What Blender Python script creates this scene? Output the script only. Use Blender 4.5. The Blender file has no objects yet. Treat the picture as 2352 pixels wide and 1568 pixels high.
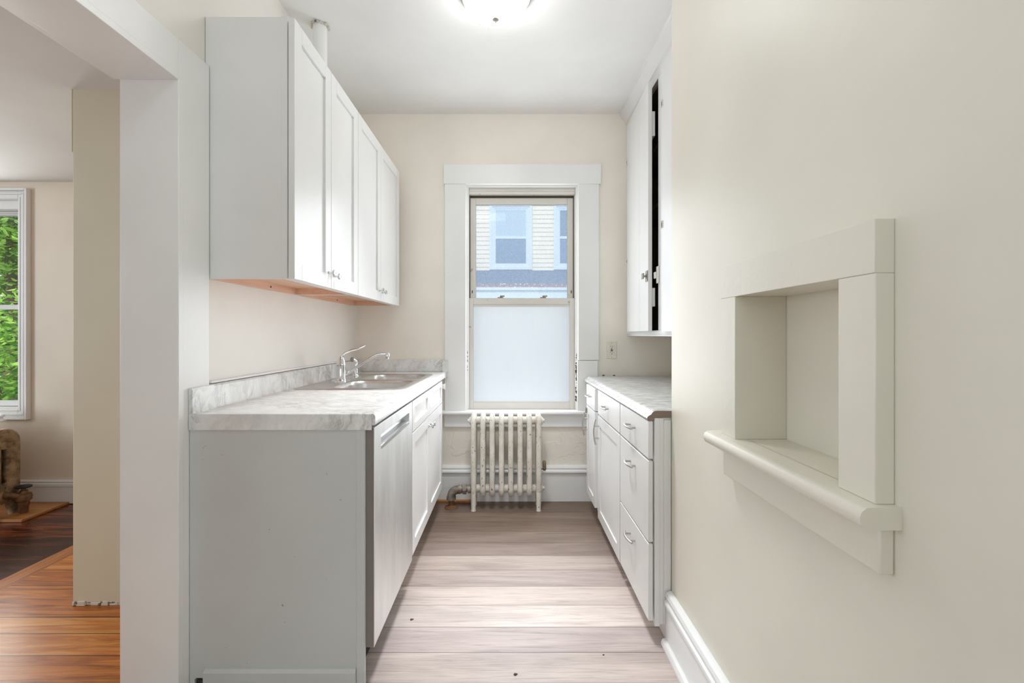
import bpy, bmesh, math, random
from mathutils import Vector, Matrix

random.seed(7)
scene = bpy.context.scene
COL = scene.collection

# ------------------------------------------------------------------ camera
cam_data = bpy.data.cameras.new('camera')
cam_data.sensor_width = 36.0
cam_data.lens = 36.0 * 1045.0 / 2352.0
cam_data.shift_x = 6.0 / 2352.0
cam_data.shift_y = -16.0 / 2352.0
cam_data.clip_start = 0.02
cam = bpy.data.objects.new('camera', cam_data)
cam.location = (0, 0, 1.176)
cam.rotation_euler = (math.radians(90), 0, 0)
COL.objects.link(cam)
scene.camera = cam

# ------------------------------------------------------------------ world, sun, area lights, exposure
world = bpy.data.worlds.new('sky')
scene.world = world
world.use_nodes = True
bg = world.node_tree.nodes['Background']
bg.inputs['Color'].default_value = (0.92, 0.945, 1.0, 1)
bg.inputs['Strength'].default_value = 0.95

def light(name, kind, loc, rot, energy, color=(1, 1, 1), size=None, size_y=None):
    d = bpy.data.lights.new(name, kind)
    d.energy = energy
    d.color = color
    if kind == 'AREA':
        d.shape = 'RECTANGLE'
        d.size = size
        d.size_y = size_y
    o = bpy.data.objects.new(name, d)
    o.location = loc
    o.rotation_euler = tuple(math.radians(a) for a in rot)
    COL.objects.link(o)
    return o

sun = light('sun', 'SUN', (0, -5, 10), (42, 0, -14), 1.9, (1.0, 0.95, 0.86))
sun.data.angle = 0.02
# added fill light behind the camera; the rear wall has no window
light('rear_fill', 'AREA', (-0.2, -1.85, 1.75), (114, 0, 0), 12.5, (0.84, 1.0, 1.14), 1.5, 1.4)
# unseen fill added under the ceiling, just out of frame
light('overhead_fill', 'AREA', (-0.25, 0.70, 2.70), (0, 0, 0), 1.6, (0.92, 1.0, 1.08), 0.4, 0.4)
# unseen fill added at the left to brighten the dining room
light('dining_side_fill', 'AREA', (-4.9, 1.0, 1.4), (90, 0, -90), 31, (0.84, 1.0, 1.13), 1.2, 1.4)
# daylight entering by the two windows in the far walls
light('kitchen_window_daylight', 'AREA', (0.09, 3.25, 1.42), (-90, 0, 0), 8.5, (0.94, 0.985, 1.03), 0.7, 1.45)
light('dining_far_window_daylight', 'AREA', (-3.86, 3.16, 1.36), (-90, 0, 0), 14, (0.97, 1.0, 0.97), 0.9, 1.3)
# light of the kitchen ceiling lamp thrown down through its glass
lamp = light('ceiling_lamp_light', 'AREA', (-0.062, 2.055, 2.578), (0, 0, 0), 5.4, (0.96, 1.0, 1.03), 0.26, 0.26)
lamp.data.spread = math.radians(76)

scene.cycles.max_bounces = 16
scene.cycles.diffuse_bounces = 12
scene.cycles.glossy_bounces = 6
scene.view_settings.view_transform = 'Standard'
scene.view_settings.look = 'None'
scene.view_settings.gamma = 1.0
scene.view_settings.use_curve_mapping = False
scene.view_settings.exposure = 0.60

# ------------------------------------------------------------------ materials
def lin(c):
    return tuple(((v / 255.0) / 12.92 if v / 255.0 <= 0.04045 else ((v / 255.0 + 0.055) / 1.055) ** 2.4) for v in c) + (1.0,)

class NT:
    def __init__(self, name):
        self.m = bpy.data.materials.new(name)
        self.m.use_nodes = True
        self.t = self.m.node_tree
        self.b = self.t.nodes['Principled BSDF']
        self.out = self.t.nodes['Material Output']
        self.co = None
    def n(self, typ, ins=None, **props):
        x = self.t.nodes.new(typ)
        for k, v in props.items():
            setattr(x, k, v)
        for k, v in (ins or {}).items():
            self.set(x, k, v)
        return x
    def set(self, x, k, v):
        s = x.inputs[k]
        if isinstance(v, bpy.types.NodeSocket):
            self.t.links.new(v, s)
        elif isinstance(v, bpy.types.Node):
            self.t.links.new(v.outputs[0], s)
        else:
            s.default_value = v
    def coords(self, scale=(1, 1, 1), rot=(0, 0, 0)):
        if self.co is None:
            self.co = self.n('ShaderNodeTexCoord')
        mp = self.n('ShaderNodeMapping', {'Scale': scale, 'Rotation': rot})
        self.t.links.new(self.co.outputs['Object'], mp.inputs['Vector'])
        return mp
    def noise(self, scale, detail=3.0, vec=None, rough=0.5, dist=0.0):
        return self.n('ShaderNodeTexNoise', {'Vector': vec or self.coords(), 'Scale': scale, 'Detail': detail, 'Roughness': rough, 'Distortion': dist})
    def ramp(self, fac, stops, interp='LINEAR'):
        r = self.n('ShaderNodeValToRGB', {'Fac': fac})
        cr = r.color_ramp
        cr.interpolation = interp
        while len(cr.elements) > 1:
            cr.elements.remove(cr.elements[-1])
        cr.elements[0].position, cr.elements[0].color = stops[0]
        for p, c in stops[1:]:
            e = cr.elements.new(p)
            e.color = c
        return r
    def mix(self, fac, a, b, mode='MIX'):
        x = self.n('ShaderNodeMix', data_type='RGBA', blend_type=mode)
        for i, v in ((0, fac), (6, a), (7, b)):
            s = x.inputs[i]
            if isinstance(v, bpy.types.Node):
                v = v.outputs[2] if v.bl_idname == 'ShaderNodeMix' else v.outputs[0]
            if isinstance(v, bpy.types.NodeSocket):
                self.t.links.new(v, s)
            else:
                s.default_value = v
        return x
    def math(self, op, a, b=0.0, c=None):
        ins = {0: a, 1: b}
        if c is not None:
            ins[2] = c
        return self.n('ShaderNodeMath', ins, operation=op)
    def color(self, c):
        if isinstance(c, bpy.types.Node) and c.bl_idname == 'ShaderNodeMix':
            c = c.outputs[2]
        self.set(self.b, 'Base Color', c)
    def bump(self, height, strength=0.2, dist=0.002, normal=None):
        x = self.n('ShaderNodeBump', {'Height': height, 'Strength': strength, 'Distance': dist})
        if normal is not None:
            self.set(x, 'Normal', normal)
        self.set(self.b, 'Normal', x)
        return x

def paint(name, rgb, rough=0.45, bscale=60, bstr=0.15, spots=None, big=0.12):
    n = NT(name)
    c = lin(rgb)
    c2 = tuple(min(1.0, v * 0.94) for v in c[:3]) + (1,)
    col = n.ramp(n.noise(3.0, 4), [(0.3, c2), (0.7, c)])
    if spots:
        sp = n.ramp(n.noise(spots[0], 2, rough=0.6), [(spots[1], (0, 0, 0, 1)), (spots[1] + 0.02, (1, 1, 1, 1))])
        col = n.mix(sp, col, lin(spots[2]))
    n.color(col)
    n.b.inputs['Roughness'].default_value = rough
    b1 = n.bump(n.noise(4.0, 2), big, 0.01)
    n.bump(n.noise(bscale, 4), bstr, 0.002, b1)
    return n.m

def plain(name, rgb, rough=0.5, metal=0.0, spec=None):
    n = NT(name)
    c = lin(rgb)
    col = n.ramp(n.noise(25, 3), [(0.3, tuple(v * 0.93 for v in c[:3]) + (1,)), (0.7, c)])
    n.color(col)
    n.b.inputs['Roughness'].default_value = rough
    n.b.inputs['Metallic'].default_value = metal
    if spec is not None:
        n.b.inputs['Specular IOR Level'].default_value = spec
    return n.m

M = {}
M['wall'] = paint('cream wall paint', (224, 219, 205), 0.42, 70, 0.12)
M['wall_green_lit'] = paint('cream wall paint tinted for greenish light', (218, 210, 186), 0.55, 70, 0.12)  # greenish light on the wall end is put into this colour
M['wall_lit'] = paint('cream wall paint lightened for light', (240, 236, 230), 0.42, 70, 0.12)  # same cream paint, lightened to stand in for stronger light
M['wall_dining'] = paint('beige dining wall paint', (226, 212, 194), 0.55, 70, 0.15)
M['ceiling'] = paint('white ceiling paint', (238, 238, 237), 0.7, 14, 0.18)
M['ceiling_dining'] = paint('dining ceiling paint', (226, 224, 222), 0.7, 14, 0.15)
M['trim'] = paint('white trim paint', (241, 241, 240), 0.32, 45, 0.22)
M['trim_dining'] = paint('white dining trim paint', (226, 224, 222), 0.4, 45, 0.15)
M['niche'] = paint('cream gloss paint', (224, 219, 205), 0.34, 40, 0.3)
M['cabinet'] = paint('white cabinet lacquer', (231, 231, 230), 0.30, 200, 0.02, big=0.02)
M['cabinet_lit'] = paint('white lacquer lightened for light', (245, 245, 245), 0.30, 200, 0.02, big=0.02)  # same lacquer as the upper cabinets, lightened in place of more light
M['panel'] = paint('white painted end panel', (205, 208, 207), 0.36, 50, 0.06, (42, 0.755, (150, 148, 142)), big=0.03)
M['cupboard'] = paint('old white cupboard paint', (224, 224, 223), 0.36, 40, 0.22)
M['cabinet_old'] = paint('semi gloss white cabinet paint', (232, 232, 231), 0.32, 60, 0.05, big=0.03)
M['chip'] = plain('bare chipped wood', (92, 84, 72), 0.8)
M['dark'] = plain('dark cupboard interior', (112, 94, 76), 0.85)
M['black'] = plain('black rubber', (22, 22, 24), 0.6)
M['chrome'] = plain('polished chrome', (225, 226, 228), 0.08, 1.0)
M['nickel'] = plain('brushed nickel', (190, 186, 180), 0.3, 1.0)
M['latch'] = plain('worn steel latch', (165, 162, 156), 0.35, 1.0)
M['plastic'] = plain('white plastic', (236, 234, 228), 0.3)
M['ivory'] = plain('ivory switch plate', (232, 228, 214), 0.35)
M['red'] = plain('red button', (150, 40, 30), 0.4)
M['grey'] = plain('grey sash hardware', (150, 142, 130), 0.5)
M['plaster'] = paint('crumbled plaster', (215, 208, 196), 0.9, 90, 0.9, (30, 0.6, (128, 116, 100)))
M['ogee'] = plain('brown raw laminate edge', (134, 118, 104), 0.7)
M['wood_crumb'] = plain('brown crumb', (84, 66, 50), 0.8)
M['rust'] = plain('rusty iron', (120, 86, 60), 0.75, 0.2)

def m_back_wall():
    n = NT('cream back wall paint')
    c = lin((244, 237, 227))
    sep = n.n('ShaderNodeSeparateXYZ', {'Vector': n.coords()})
    low = n.n('ShaderNodeMapRange', {'Value': sep.outputs['Z'], 'From Min': 0.5, 'From Max': 1.15, 'To Min': 1.0, 'To Max': 0.12})
    n.color(n.ramp(n.noise(3, 4), [(0.3, tuple(v * 0.93 for v in c[:3]) + (1,)), (0.7, c)]))
    n.b.inputs['Roughness'].default_value = 0.45
    vec = n.coords((1, 1, 1.3))
    flake = n.ramp(n.noise(3.6, 3, vec, 0.5, 1.0), [(0.46, (0, 0, 0, 1)), (0.48, (1, 1, 1, 1)), (0.60, (0.6, 0.6, 0.6, 1)), (0.62, (0.1, 0.1, 0.1, 1))])
    h = n.math('MULTIPLY', flake, low)
    b1 = n.bump(h, 0.3, 0.006)
    n.bump(n.noise(60, 4), 0.2, 0.002, b1)
    return n.m
M['wall_back'] = m_back_wall()

def m_marble():
    n = NT('white marble laminate')
    vec = n.coords((1.0, 1.0, 1.0), (0.55, 0.75, 0.6))
    warp = n.noise(5.0, 4, vec, 0.6)
    wv = n.n('ShaderNodeVectorMath', {0: warp.outputs['Color'], 1: (0.10, 0.10, 0.10)}, operation='MULTIPLY')
    vec2 = n.n('ShaderNodeVectorMath', {0: vec, 1: wv}, operation='ADD')
    st = n.n('ShaderNodeMapping', {'Vector': vec2, 'Scale': (1.0, 3.0, 1.8)})
    a = n.math('ABSOLUTE', n.math('SUBTRACT', n.noise(6.0, 7, st, 0.62, 0.5), 0.5))
    vein = n.ramp(a, [(0.0, (1, 1, 1, 1)), (0.012, (0.55, 0.55, 0.55, 1)), (0.05, (0.12, 0.12, 0.12, 1)), (0.11, (0, 0, 0, 1))])
    amt = n.math('MULTIPLY', vein, n.ramp(n.noise(4.5, 3, vec), [(0.38, (0.10, 0.10, 0.10, 1)), (0.66, (0.62, 0.62, 0.62, 1))]))
    base = n.ramp(n.noise(7, 5, st, 0.6), [(0.3, lin((214, 213, 211))), (0.6, lin((236, 236, 235)))])
    n.color(n.mix(amt, base, lin((128, 127, 126))))
    n.b.inputs['Roughness'].default_value = 0.28
    return n.m
M['marble'] = m_marble()

def m_grey_counter():
    n = NT('grey streaked laminate')
    vec = n.coords((9, 34, 34), (0, 0, 0.12))
    v = n.noise(1.7, 6, vec, 0.68, 0.3)
    col = n.ramp(v, [(0.28, lin((112, 110, 106))), (0.44, lin((168, 167, 164))), (0.64, lin((214, 214, 212)))])
    n.color(col)
    n.b.inputs['Roughness'].default_value = 0.3
    return n.m
M['grey_counter'] = m_grey_counter()

def m_planks():
    n = NT('grey brown vinyl planks')
    sep = n.n('ShaderNodeSeparateXYZ', {'Vector': n.coords()})
    row_f = n.math('DIVIDE', n.math('ADD', sep.outputs['Y'], 14.7 - 1.632), 0.1475)
    row = n.math('FLOOR', row_f)
    fr = n.math('FRACT', row_f)
    rnd = n.n('ShaderNodeTexWhiteNoise', {'W': n.math('ADD', row, 3.5)}, noise_dimensions='1D')
    rnd2 = rnd
    # one tone per plank, far ones also darkened for the weaker light there
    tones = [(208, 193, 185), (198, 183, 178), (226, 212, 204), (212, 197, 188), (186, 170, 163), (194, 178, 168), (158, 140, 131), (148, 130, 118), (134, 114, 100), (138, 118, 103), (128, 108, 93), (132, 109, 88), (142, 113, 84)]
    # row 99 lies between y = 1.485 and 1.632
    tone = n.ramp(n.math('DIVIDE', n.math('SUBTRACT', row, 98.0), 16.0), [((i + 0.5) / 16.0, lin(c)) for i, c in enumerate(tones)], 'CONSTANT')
    off = n.n('ShaderNodeCombineXYZ', {'X': n.math('MULTIPLY', rnd2, 37.0), 'Y': n.math('MULTIPLY', row, 5.3)})
    v = n.n('ShaderNodeVectorMath', {0: n.coords((1, 1, 1)), 1: off}, operation='ADD')
    g1 = n.noise(3.4, 7, n.n('ShaderNodeMapping', {'Vector': v, 'Scale': (1.0, 20, 1)}), 0.7, 0.9)
    g2 = n.noise(6.0, 5, n.n('ShaderNodeMapping', {'Vector': v, 'Scale': (1.0, 40, 1)}), 0.7)
    g3 = n.noise(1.3, 3, n.n('ShaderNodeMapping', {'Vector': v, 'Scale': (1.0, 7, 1)}), 0.5, 1.0)
    grain = n.ramp(g1, [(0.30, (0.58, 0.56, 0.56, 1)), (0.48, (0.96, 0.96, 0.96, 1)), (0.56, (1, 1, 1, 1)), (0.75, (1.0, 0.98, 0.96, 1))])
    fine = n.ramp(g2, [(0.32, (0.66, 0.64, 0.64, 1)), (0.55, (1, 1, 1, 1)), (0.72, (1.06, 1.05, 1.04, 1))])
    cloud = n.ramp(g3, [(0.33, (0.62, 0.60, 0.61, 1)), (0.6, (1, 1, 1, 1))])
    c = n.mix(0.75, tone, grain, 'MULTIPLY')
    c = n.mix(0.6, c, fine, 'MULTIPLY')
    c = n.mix(0.7, c, cloud, 'MULTIPLY')
    gap = n.math('LESS_THAN', fr, 0.014)
    g = gap
    c = n.mix(g, c, lin((70, 58, 52)))
    n.color(c)
    n.b.inputs['Roughness'].default_value = 0.42
    n.bump(n.math('SUBTRACT', g2, n.math('MULTIPLY', g, 3.0)), 0.12, 0.002)
    return n.m
M['planks'] = m_planks()

def wood(name, c0, c1, c2, edges, rough=0.3, axis='X', dark=0.0):
    """old boards; edges = sorted list of board edges along the other axis"""
    n = NT(name)
    sep = n.n('ShaderNodeSeparateXYZ', {'Vector': n.coords()})
    s = sep.outputs['Y' if axis == 'X' else 'X']
    sc = (1, 14, 14) if axis == 'X' else (14, 1, 14)
    idx = None
    gap = None
    for e in edges:
        st = n.math('GREATER_THAN', s, e)
        idx = st if idx is None else n.math('ADD', idx, st)
        gp = n.math('LESS_THAN', n.math('ABSOLUTE', n.math('SUBTRACT', s, e)), 0.0018)
        gap = gp if gap is None else n.math('MAXIMUM', gap, gp)
    rnd = n.n('ShaderNodeTexWhiteNoise', {'W': n.math('ADD', idx, 0.37)}, noise_dimensions='1D')
    off = n.n('ShaderNodeCombineXYZ', {'X': n.math('MULTIPLY', idx, 3.7), 'Y': n.math('MULTIPLY', idx, 2.3)})
    v = n.n('ShaderNodeVectorMath', {0: n.coords(sc), 1: off}, operation='ADD')
    g = n.noise(2.4, 6, v, 0.6, 1.2)
    k = n.math('ADD', g, n.math('MULTIPLY', n.math('SUBTRACT', rnd, 0.5), 0.30))
    c = n.ramp(k, [(0.25, lin(c0)), (0.48, lin(c1)), (0.74, lin(c2))])
    knots = n.ramp(n.noise(5.0, 3, n.coords(), 0.6), [(0.68, (0, 0, 0, 1)), (0.76, (0.8, 0.8, 0.8, 1))])
    c = n.mix(knots, c, lin((52, 32, 22)))
    c = n.mix(gap, c, lin((26, 16, 12)))
    n.color(c)
    n.b.inputs['Roughness'].default_value = rough
    n.bump(n.math('SUBTRACT', g, gap), 0.12, 0.003)
    return n.m
M['pine'] = wood('orange pine boards', (124, 60, 20), (190, 110, 42), (222, 156, 76), [-1.0, -0.4, 0.2, 0.75, 1.2, 1.45, 1.667, 1.79, 1.893, 2.105, 2.135, 2.275, 2.45, 2.6], 0.28)
M['pine_border'] = wood('pine border board', (120, 66, 32), (160, 92, 46), (188, 118, 62), [-9.0, -2.352], 0.3, 'Y')
M['stained'] = wood('dark stained boards', (26, 18, 18), (62, 34, 24), (150, 72, 32), [0.5, 0.9, 1.3, 1.7, 2.0, 2.306, 2.64, 2.97], 0.24)
M['cabinet_wood'] = wood('orange maple veneer', (212, 162, 130), (224, 178, 150), (232, 192, 166), [-9.0], 0.4, 'Y')
M['plywood'] = wood('light plywood strip', (128, 78, 38), (156, 100, 52), (176, 120, 68), [-9.0], 0.4)

def m_stainless(name, base, rough, axis_scale, rvar=0.1):
    n = NT(name)
    v = n.noise(4.0, 4, n.coords(axis_scale), 0.6)
    n.color(n.ramp(v, [(0.3, lin(tuple(x * 0.93 for x in base))), (0.7, lin(base))]))
    n.b.inputs['Metallic'].default_value = 1.0
    n.set(n.b, 'Roughness', n.n('ShaderNodeMapRange', {'Value': v, 'To Min': rough - rvar, 'To Max': rough + rvar}))
    n.bump(v, 0.03, 0.001)
    return n.m
M['steel'] = m_stainless('brushed stainless steel', (214, 214, 214), 0.36, (60, 1.5, 60))
M['steel_v'] = m_stainless('brushed stainless door', (247, 249, 250), 0.48, (3, 3, 0.6), 0.05)
M['sink_steel'] = m_stainless('satin sink steel', (208, 206, 203), 0.36, (10, 40, 10))
M['steel_side'] = plain('grey dishwasher side', (140, 136, 132), 0.5, 0.5)
M['alu'] = paint('weathered cream aluminium', (224, 220, 213), 0.42, 30, 0.1, (16, 0.70, (186, 176, 158)))
M['alu_dark'] = plain('dark window gasket', (84, 76, 66), 0.7)

def m_radiator():
    n = NT('chipped white radiator paint')
    base = n.ramp(n.noise(12, 4), [(0.3, lin((206, 200, 188))), (0.7, lin((228, 224, 216)))])
    chips = n.ramp(n.noise(80, 4, n.coords((1, 1, 0.55)), 0.62), [(0.63, (0, 0, 0, 1)), (0.66, (1, 1, 1, 1))])
    c = n.mix(chips, base, lin((116, 92, 68)))
    rustlow = n.ramp(n.noise(18, 3, n.coords((1, 1, 0.4))), [(0.62, (0, 0, 0, 1)), (0.72, (0.5, 0.5, 0.5, 1))])
    c = n.mix(rustlow, c, lin((170, 148, 118)))
    n.color(c)
    n.b.inputs['Roughness'].default_value = 0.42
    n.bump(n.noise(60, 4), 0.3, 0.002)
    return n.m
M['radiator'] = m_radiator()

def m_old_iron(name, a, b, c_):
    n = NT(name)
    v = n.noise(16, 5, rough=0.65)
    n.color(n.ramp(v, [(0.3, lin(a)), (0.5, lin(b)), (0.7, lin(c_))]))
    n.b.inputs['Roughness'].default_value = 0.5
    n.b.inputs['Metallic'].default_value = 0.35
    n.bump(n.noise(45, 4), 0.6, 0.003)
    return n.m
M['old_radiator'] = m_old_iron('tarnished bronze radiator paint', (74, 54, 38), (148, 122, 94), (184, 158, 126))
M['pipe_iron'] = m_old_iron('grey brown pipe iron', (70, 60, 52), (132, 122, 112), (170, 162, 152))
M['brass'] = m_old_iron('dirty brass valve', (66, 44, 28), (108, 76, 50), (146, 110, 72))
M['vent'] = m_old_iron('tarnished vent metal', (92, 82, 66), (132, 120, 98), (164, 152, 128))

def m_pane():
    n = NT('dusty window glass')
    t = n.t
    tr = n.n('ShaderNodeBsdfTransparent', {'Color': (0.82, 0.89, 0.97, 1)})
    df = n.n('ShaderNodeBsdfTranslucent', {'Color': (0.86, 0.93, 1.0, 1)})
    gl = n.n('ShaderNodeBsdfGlossy', {'Roughness': 0.02})
    dust = n.ramp(n.noise(90, 4, rough=0.7), [(0.35, (0.20, 0.20, 0.20, 1)), (0.7, (0.30, 0.30, 0.30, 1))])
    m1 = n.n('ShaderNodeMixShader', {0: dust.outputs[0], 1: tr.outputs[0], 2: df.outputs[0]})
    fr = n.n('ShaderNodeFresnel', {'IOR': 1.3})
    m2 = n.n('ShaderNodeMixShader', {0: fr.outputs[0], 1: m1.outputs[0], 2: gl.outputs[0]})
    t.links.new(m2.outputs[0], n.out.inputs['Surface'])
    return n.m
M['pane'] = m_pane()

def m_clear():
    n = NT('clear window glass')
    tr = n.n('ShaderNodeBsdfTransparent', {'Color': (0.97, 1.0, 0.98, 1)})
    gl = n.n('ShaderNodeBsdfGlossy', {'Roughness': 0.01})
    fr = n.n('ShaderNodeFresnel', {'IOR': 1.25})
    m2 = n.n('ShaderNodeMixShader', {0: fr.outputs[0], 1: tr.outputs[0], 2: gl.outputs[0]})
    n.t.links.new(m2.outputs[0], n.out.inputs['Surface'])
    return n.m
M['clear'] = m_clear()

def m_frost():
    n = NT('frosted film on glass')
    v = n.noise(6, 4, n.coords((6, 1, 0.6)), 0.6)
    col = n.ramp(v, [(0.3, (0.91, 0.945, 0.985, 1)), (0.7, (0.94, 0.97, 1.0, 1))])
    df = n.n('ShaderNodeBsdfTranslucent', {'Color': col.outputs[0]})
    d2 = n.n('ShaderNodeBsdfDiffuse', {'Color': col.outputs[0]})
    m1 = n.n('ShaderNodeMixShader', {0: 0.08, 1: df.outputs[0], 2: d2.outputs[0]})
    n.t.links.new(m1.outputs[0], n.out.inputs['Surface'])
    return n.m
M['frost'] = m_frost()

def m_globe():
    n = NT('lit frosted glass globe')
    n.b.inputs['Base Color'].default_value = (0.95, 0.94, 0.92, 1)
    n.b.inputs['Roughness'].default_value = 0.25
    v = n.noise(9, 2)
    n.set(n.b, 'Emission Color', n.ramp(v, [(0.3, (0.99, 1.0, 1.0, 1)), (0.7, (1.0, 1.0, 0.99, 1))]))
    n.b.inputs['Emission Strength'].default_value = 9.0
    return n.m
M['globe'] = m_globe()

def m_leaf(name, a, b, c_):
    n = NT(name)
    g = n.n('ShaderNodeNewGeometry')
    col = n.ramp(g.outputs['Random Per Island'], [(0.0, lin(a)), (0.5, lin(b)), (1.0, lin(c_))])
    d = n.n('ShaderNodeBsdfDiffuse', {'Color': col.outputs[0]})
    t = n.n('ShaderNodeBsdfTranslucent', {'Color': col.outputs[0]})
    m1 = n.n('ShaderNodeMixShader', {0: 0.4, 1: d.outputs[0], 2: t.outputs[0]})
    n.t.links.new(m1.outputs[0], n.out.inputs['Surface'])
    return n.m
M['leaf'] = m_leaf('bright green leaves', (52, 104, 40), (126, 186, 74), (204, 238, 136))
M['leaf_dark'] = m_leaf('dark green leaves', (34, 74, 34), (58, 108, 48), (92, 146, 70))
M['bark'] = paint('grey bark', (96, 84, 72), 0.9, 20, 0.8)
M['grass'] = paint('grey green yard', (150, 156, 144), 0.95, 30, 0.8)
M['siding'] = paint('cream vinyl siding', (252, 234, 208), 0.6, 30, 0.05)
M['house_trim'] = paint('white house trim', (226, 232, 240), 0.5, 30, 0.05)
M['house_glass'] = plain('screened window glass', (112, 138, 164), 0.35)
M['house_shade'] = plain('drawn window shade', (188, 204, 214), 0.6)
M['shingle'] = paint('blue grey shingles', (84, 102, 132), 0.9, 60, 0.5, (70, 0.6, (124, 142, 166)))
M['rust_edge'] = paint('rusty drip edge', (150, 124, 126), 0.8, 60, 0.3, (24, 0.6, (220, 214, 206)))
M['stone'] = paint('grey stone', (150, 148, 140), 0.9, 20, 0.4)
def m_bag():
    n = NT('cloudy plastic')
    n.b.inputs['Base Color'].default_value = (0.88, 0.88, 0.88, 1)
    n.b.inputs['Roughness'].default_value = 0.25
    n.b.inputs['Alpha'].default_value = 0.8
    n.bump(n.noise(22, 4), 0.6, 0.01)
    return n.m
M['bag'] = m_bag()

# ------------------------------------------------------------------ mesh builder
class MB:
    def __init__(self):
        self.bm = bmesh.new()
    def face(self, vs):
        try:
            return self.bm.faces.new(vs)
        except ValueError:
            return None
    def box(self, x0, x1, y0, y1, z0, z1):
        x0, x1 = min(x0, x1), max(x0, x1)
        y0, y1 = min(y0, y1), max(y0, y1)
        z0, z1 = min(z0, z1), max(z0, z1)
        v = [self.bm.verts.new(p) for p in ((x0, y0, z0), (x1, y0, z0), (x1, y1, z0), (x0, y1, z0), (x0, y0, z1), (x1, y0, z1), (x1, y1, z1), (x0, y1, z1))]
        for f in ((3, 2, 1, 0), (4, 5, 6, 7), (0, 1, 5, 4), (1, 2, 6, 5), (2, 3, 7, 6), (3, 0, 4, 7)):
            self.face([v[i] for i in f])
        return self
    def prism(self, poly, axis, a0, a1):
        """poly: list of 2d points; axis 'x' -> (y,z), 'y' -> (x,z), 'z' -> (x,y)"""
        def pt(p, a):
            return {'x': (a, p[0], p[1]), 'y': (p[0], a, p[1]), 'z': (p[0], p[1], a)}[axis]
        A = [self.bm.verts.new(pt(p, a0)) for p in poly]
        B = [self.bm.verts.new(pt(p, a1)) for p in poly]
        n = len(poly)
        self.face(A[::-1])
        self.face(B)
        for i in range(n):
            self.face([A[i], A[(i + 1) % n], B[(i + 1) % n], B[i]])
        return self
    def ring(self, c, u, v, ru, rv, seg):
        k = 0.72 if abs(ru - rv) > 0.004 else 1.0      # oval tubes are a little squared
        def sp(t):
            return math.copysign(abs(t) ** k, t)
        return [self.bm.verts.new(c + u * (sp(math.cos(2 * math.pi * i / seg)) * ru) + v * (sp(math.sin(2 * math.pi * i / seg)) * rv)) for i in range(seg)]
    def bridge(self, A, B):
        n = len(A)
        for i in range(n):
            self.face([A[i], A[(i + 1) % n], B[(i + 1) % n], B[i]])
    def tube(self, path, r, seg=12, cap=True, closed=False, up=None, rv=None):
        P = [Vector(p) for p in path]
        n = len(P)
        R = r if isinstance(r, (list, tuple)) else [r] * n
        RV = R if rv is None else (rv if isinstance(rv, (list, tuple)) else [rv] * n)
        rings = []
        prev = None
        for i, p in enumerate(P):
            if closed:
                t = (P[(i + 1) % n] - P[i - 1]).normalized()
            else:
                t = (P[min(i + 1, n - 1)] - P[max(i - 1, 0)]).normalized()
            if up is not None:
                v = Vector(up)
                u = v.cross(t).normalized()
                v = t.cross(u).normalized()
            else:
                if prev is None:
                    a = Vector((0, 0, 1)) if abs(t.z) < 0.9 else Vector((1, 0, 0))
                else:
                    a = prev
                u = (a - t * a.dot(t)).normalized()
                v = t.cross(u)
                prev = u
            rings.append(self.ring(p, u, v, R[i], RV[i], seg))
        for a, b in zip(rings, rings[1:]):
            self.bridge(a, b)
        if closed:
            self.bridge(rings[-1], rings[0])
        elif cap:
            self.face(rings[0][::-1])
            self.face(rings[-1])
        return self
    def lathe(self, origin, axis, prof, seg=32):
        """prof: list of (r, h) along axis"""
        o = Vector(origin)
        w = Vector(axis).normalized()
        a = Vector((0, 0, 1)) if abs(w.z) < 0.9 else Vector((1, 0, 0))
        u = (a - w * a.dot(w)).normalized()
        v = w.cross(u)
        rings = []
        for r, h in prof:
            if r < 1e-6:
                rings.append([self.bm.verts.new(o + w * h)])
            else:
                rings.append(self.ring(o + w * h, u, v, r, r, seg))
        for A, B in zip(rings, rings[1:]):
            if len(A) == 1 and len(B) == 1:
                continue
            if len(A) == 1:
                for i in range(seg):
                    self.face([A[0], B[(i + 1) % seg], B[i]])
            elif len(B) == 1:
                for i in range(seg):
                    self.face([A[i], A[(i + 1) % seg], B[0]])
            else:
                self.bridge(A, B)
        if len(rings[0]) > 1:
            self.face(rings[0][::-1])
        if len(rings[-1]) > 1:
            self.face(rings[-1])
        return self
    def xf(self, mat):
        bmesh.ops.transform(self.bm, matrix=mat, verts=self.bm.verts)
        return self
    def build(self, name, mat, parent=None, bevel=0.0, bseg=2, smooth=35, label=None):
        bmesh.ops.recalc_face_normals(self.bm, faces=self.bm.faces)
        me = bpy.data.meshes.new(name)
        self.bm.to_mesh(me)
        self.bm.free()
        me.materials.append(mat)
        o = bpy.data.objects.new(name, me)
        COL.objects.link(o)
        if smooth:
            me.polygons.foreach_set('use_smooth', [True] * len(me.polygons))
            me.set_sharp_from_angle(angle=math.radians(smooth))
        if bevel:
            b = o.modifiers.new('edge', 'BEVEL')
            b.width = bevel
            b.segments = bseg
            b.limit_method = 'ANGLE'
            b.angle_limit = math.radians(40)
            b.harden_normals = False
        if parent is not None:
            attach(o, parent)
        if label:
            o['label'] = label
        return o

def world_loc(o):
    v = Vector(o.location)
    return v

def attach(o, parent):
    o.parent = parent
    # chain of translations only: parts are modelled in room coordinates
    t = Vector((0, 0, 0))
    p = parent
    while p is not None:
        if p.type == 'EMPTY':
            t += p.location
        p = p.parent
    if parent.type == 'EMPTY':
        o.matrix_parent_inverse = Matrix.Translation(-t)

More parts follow.
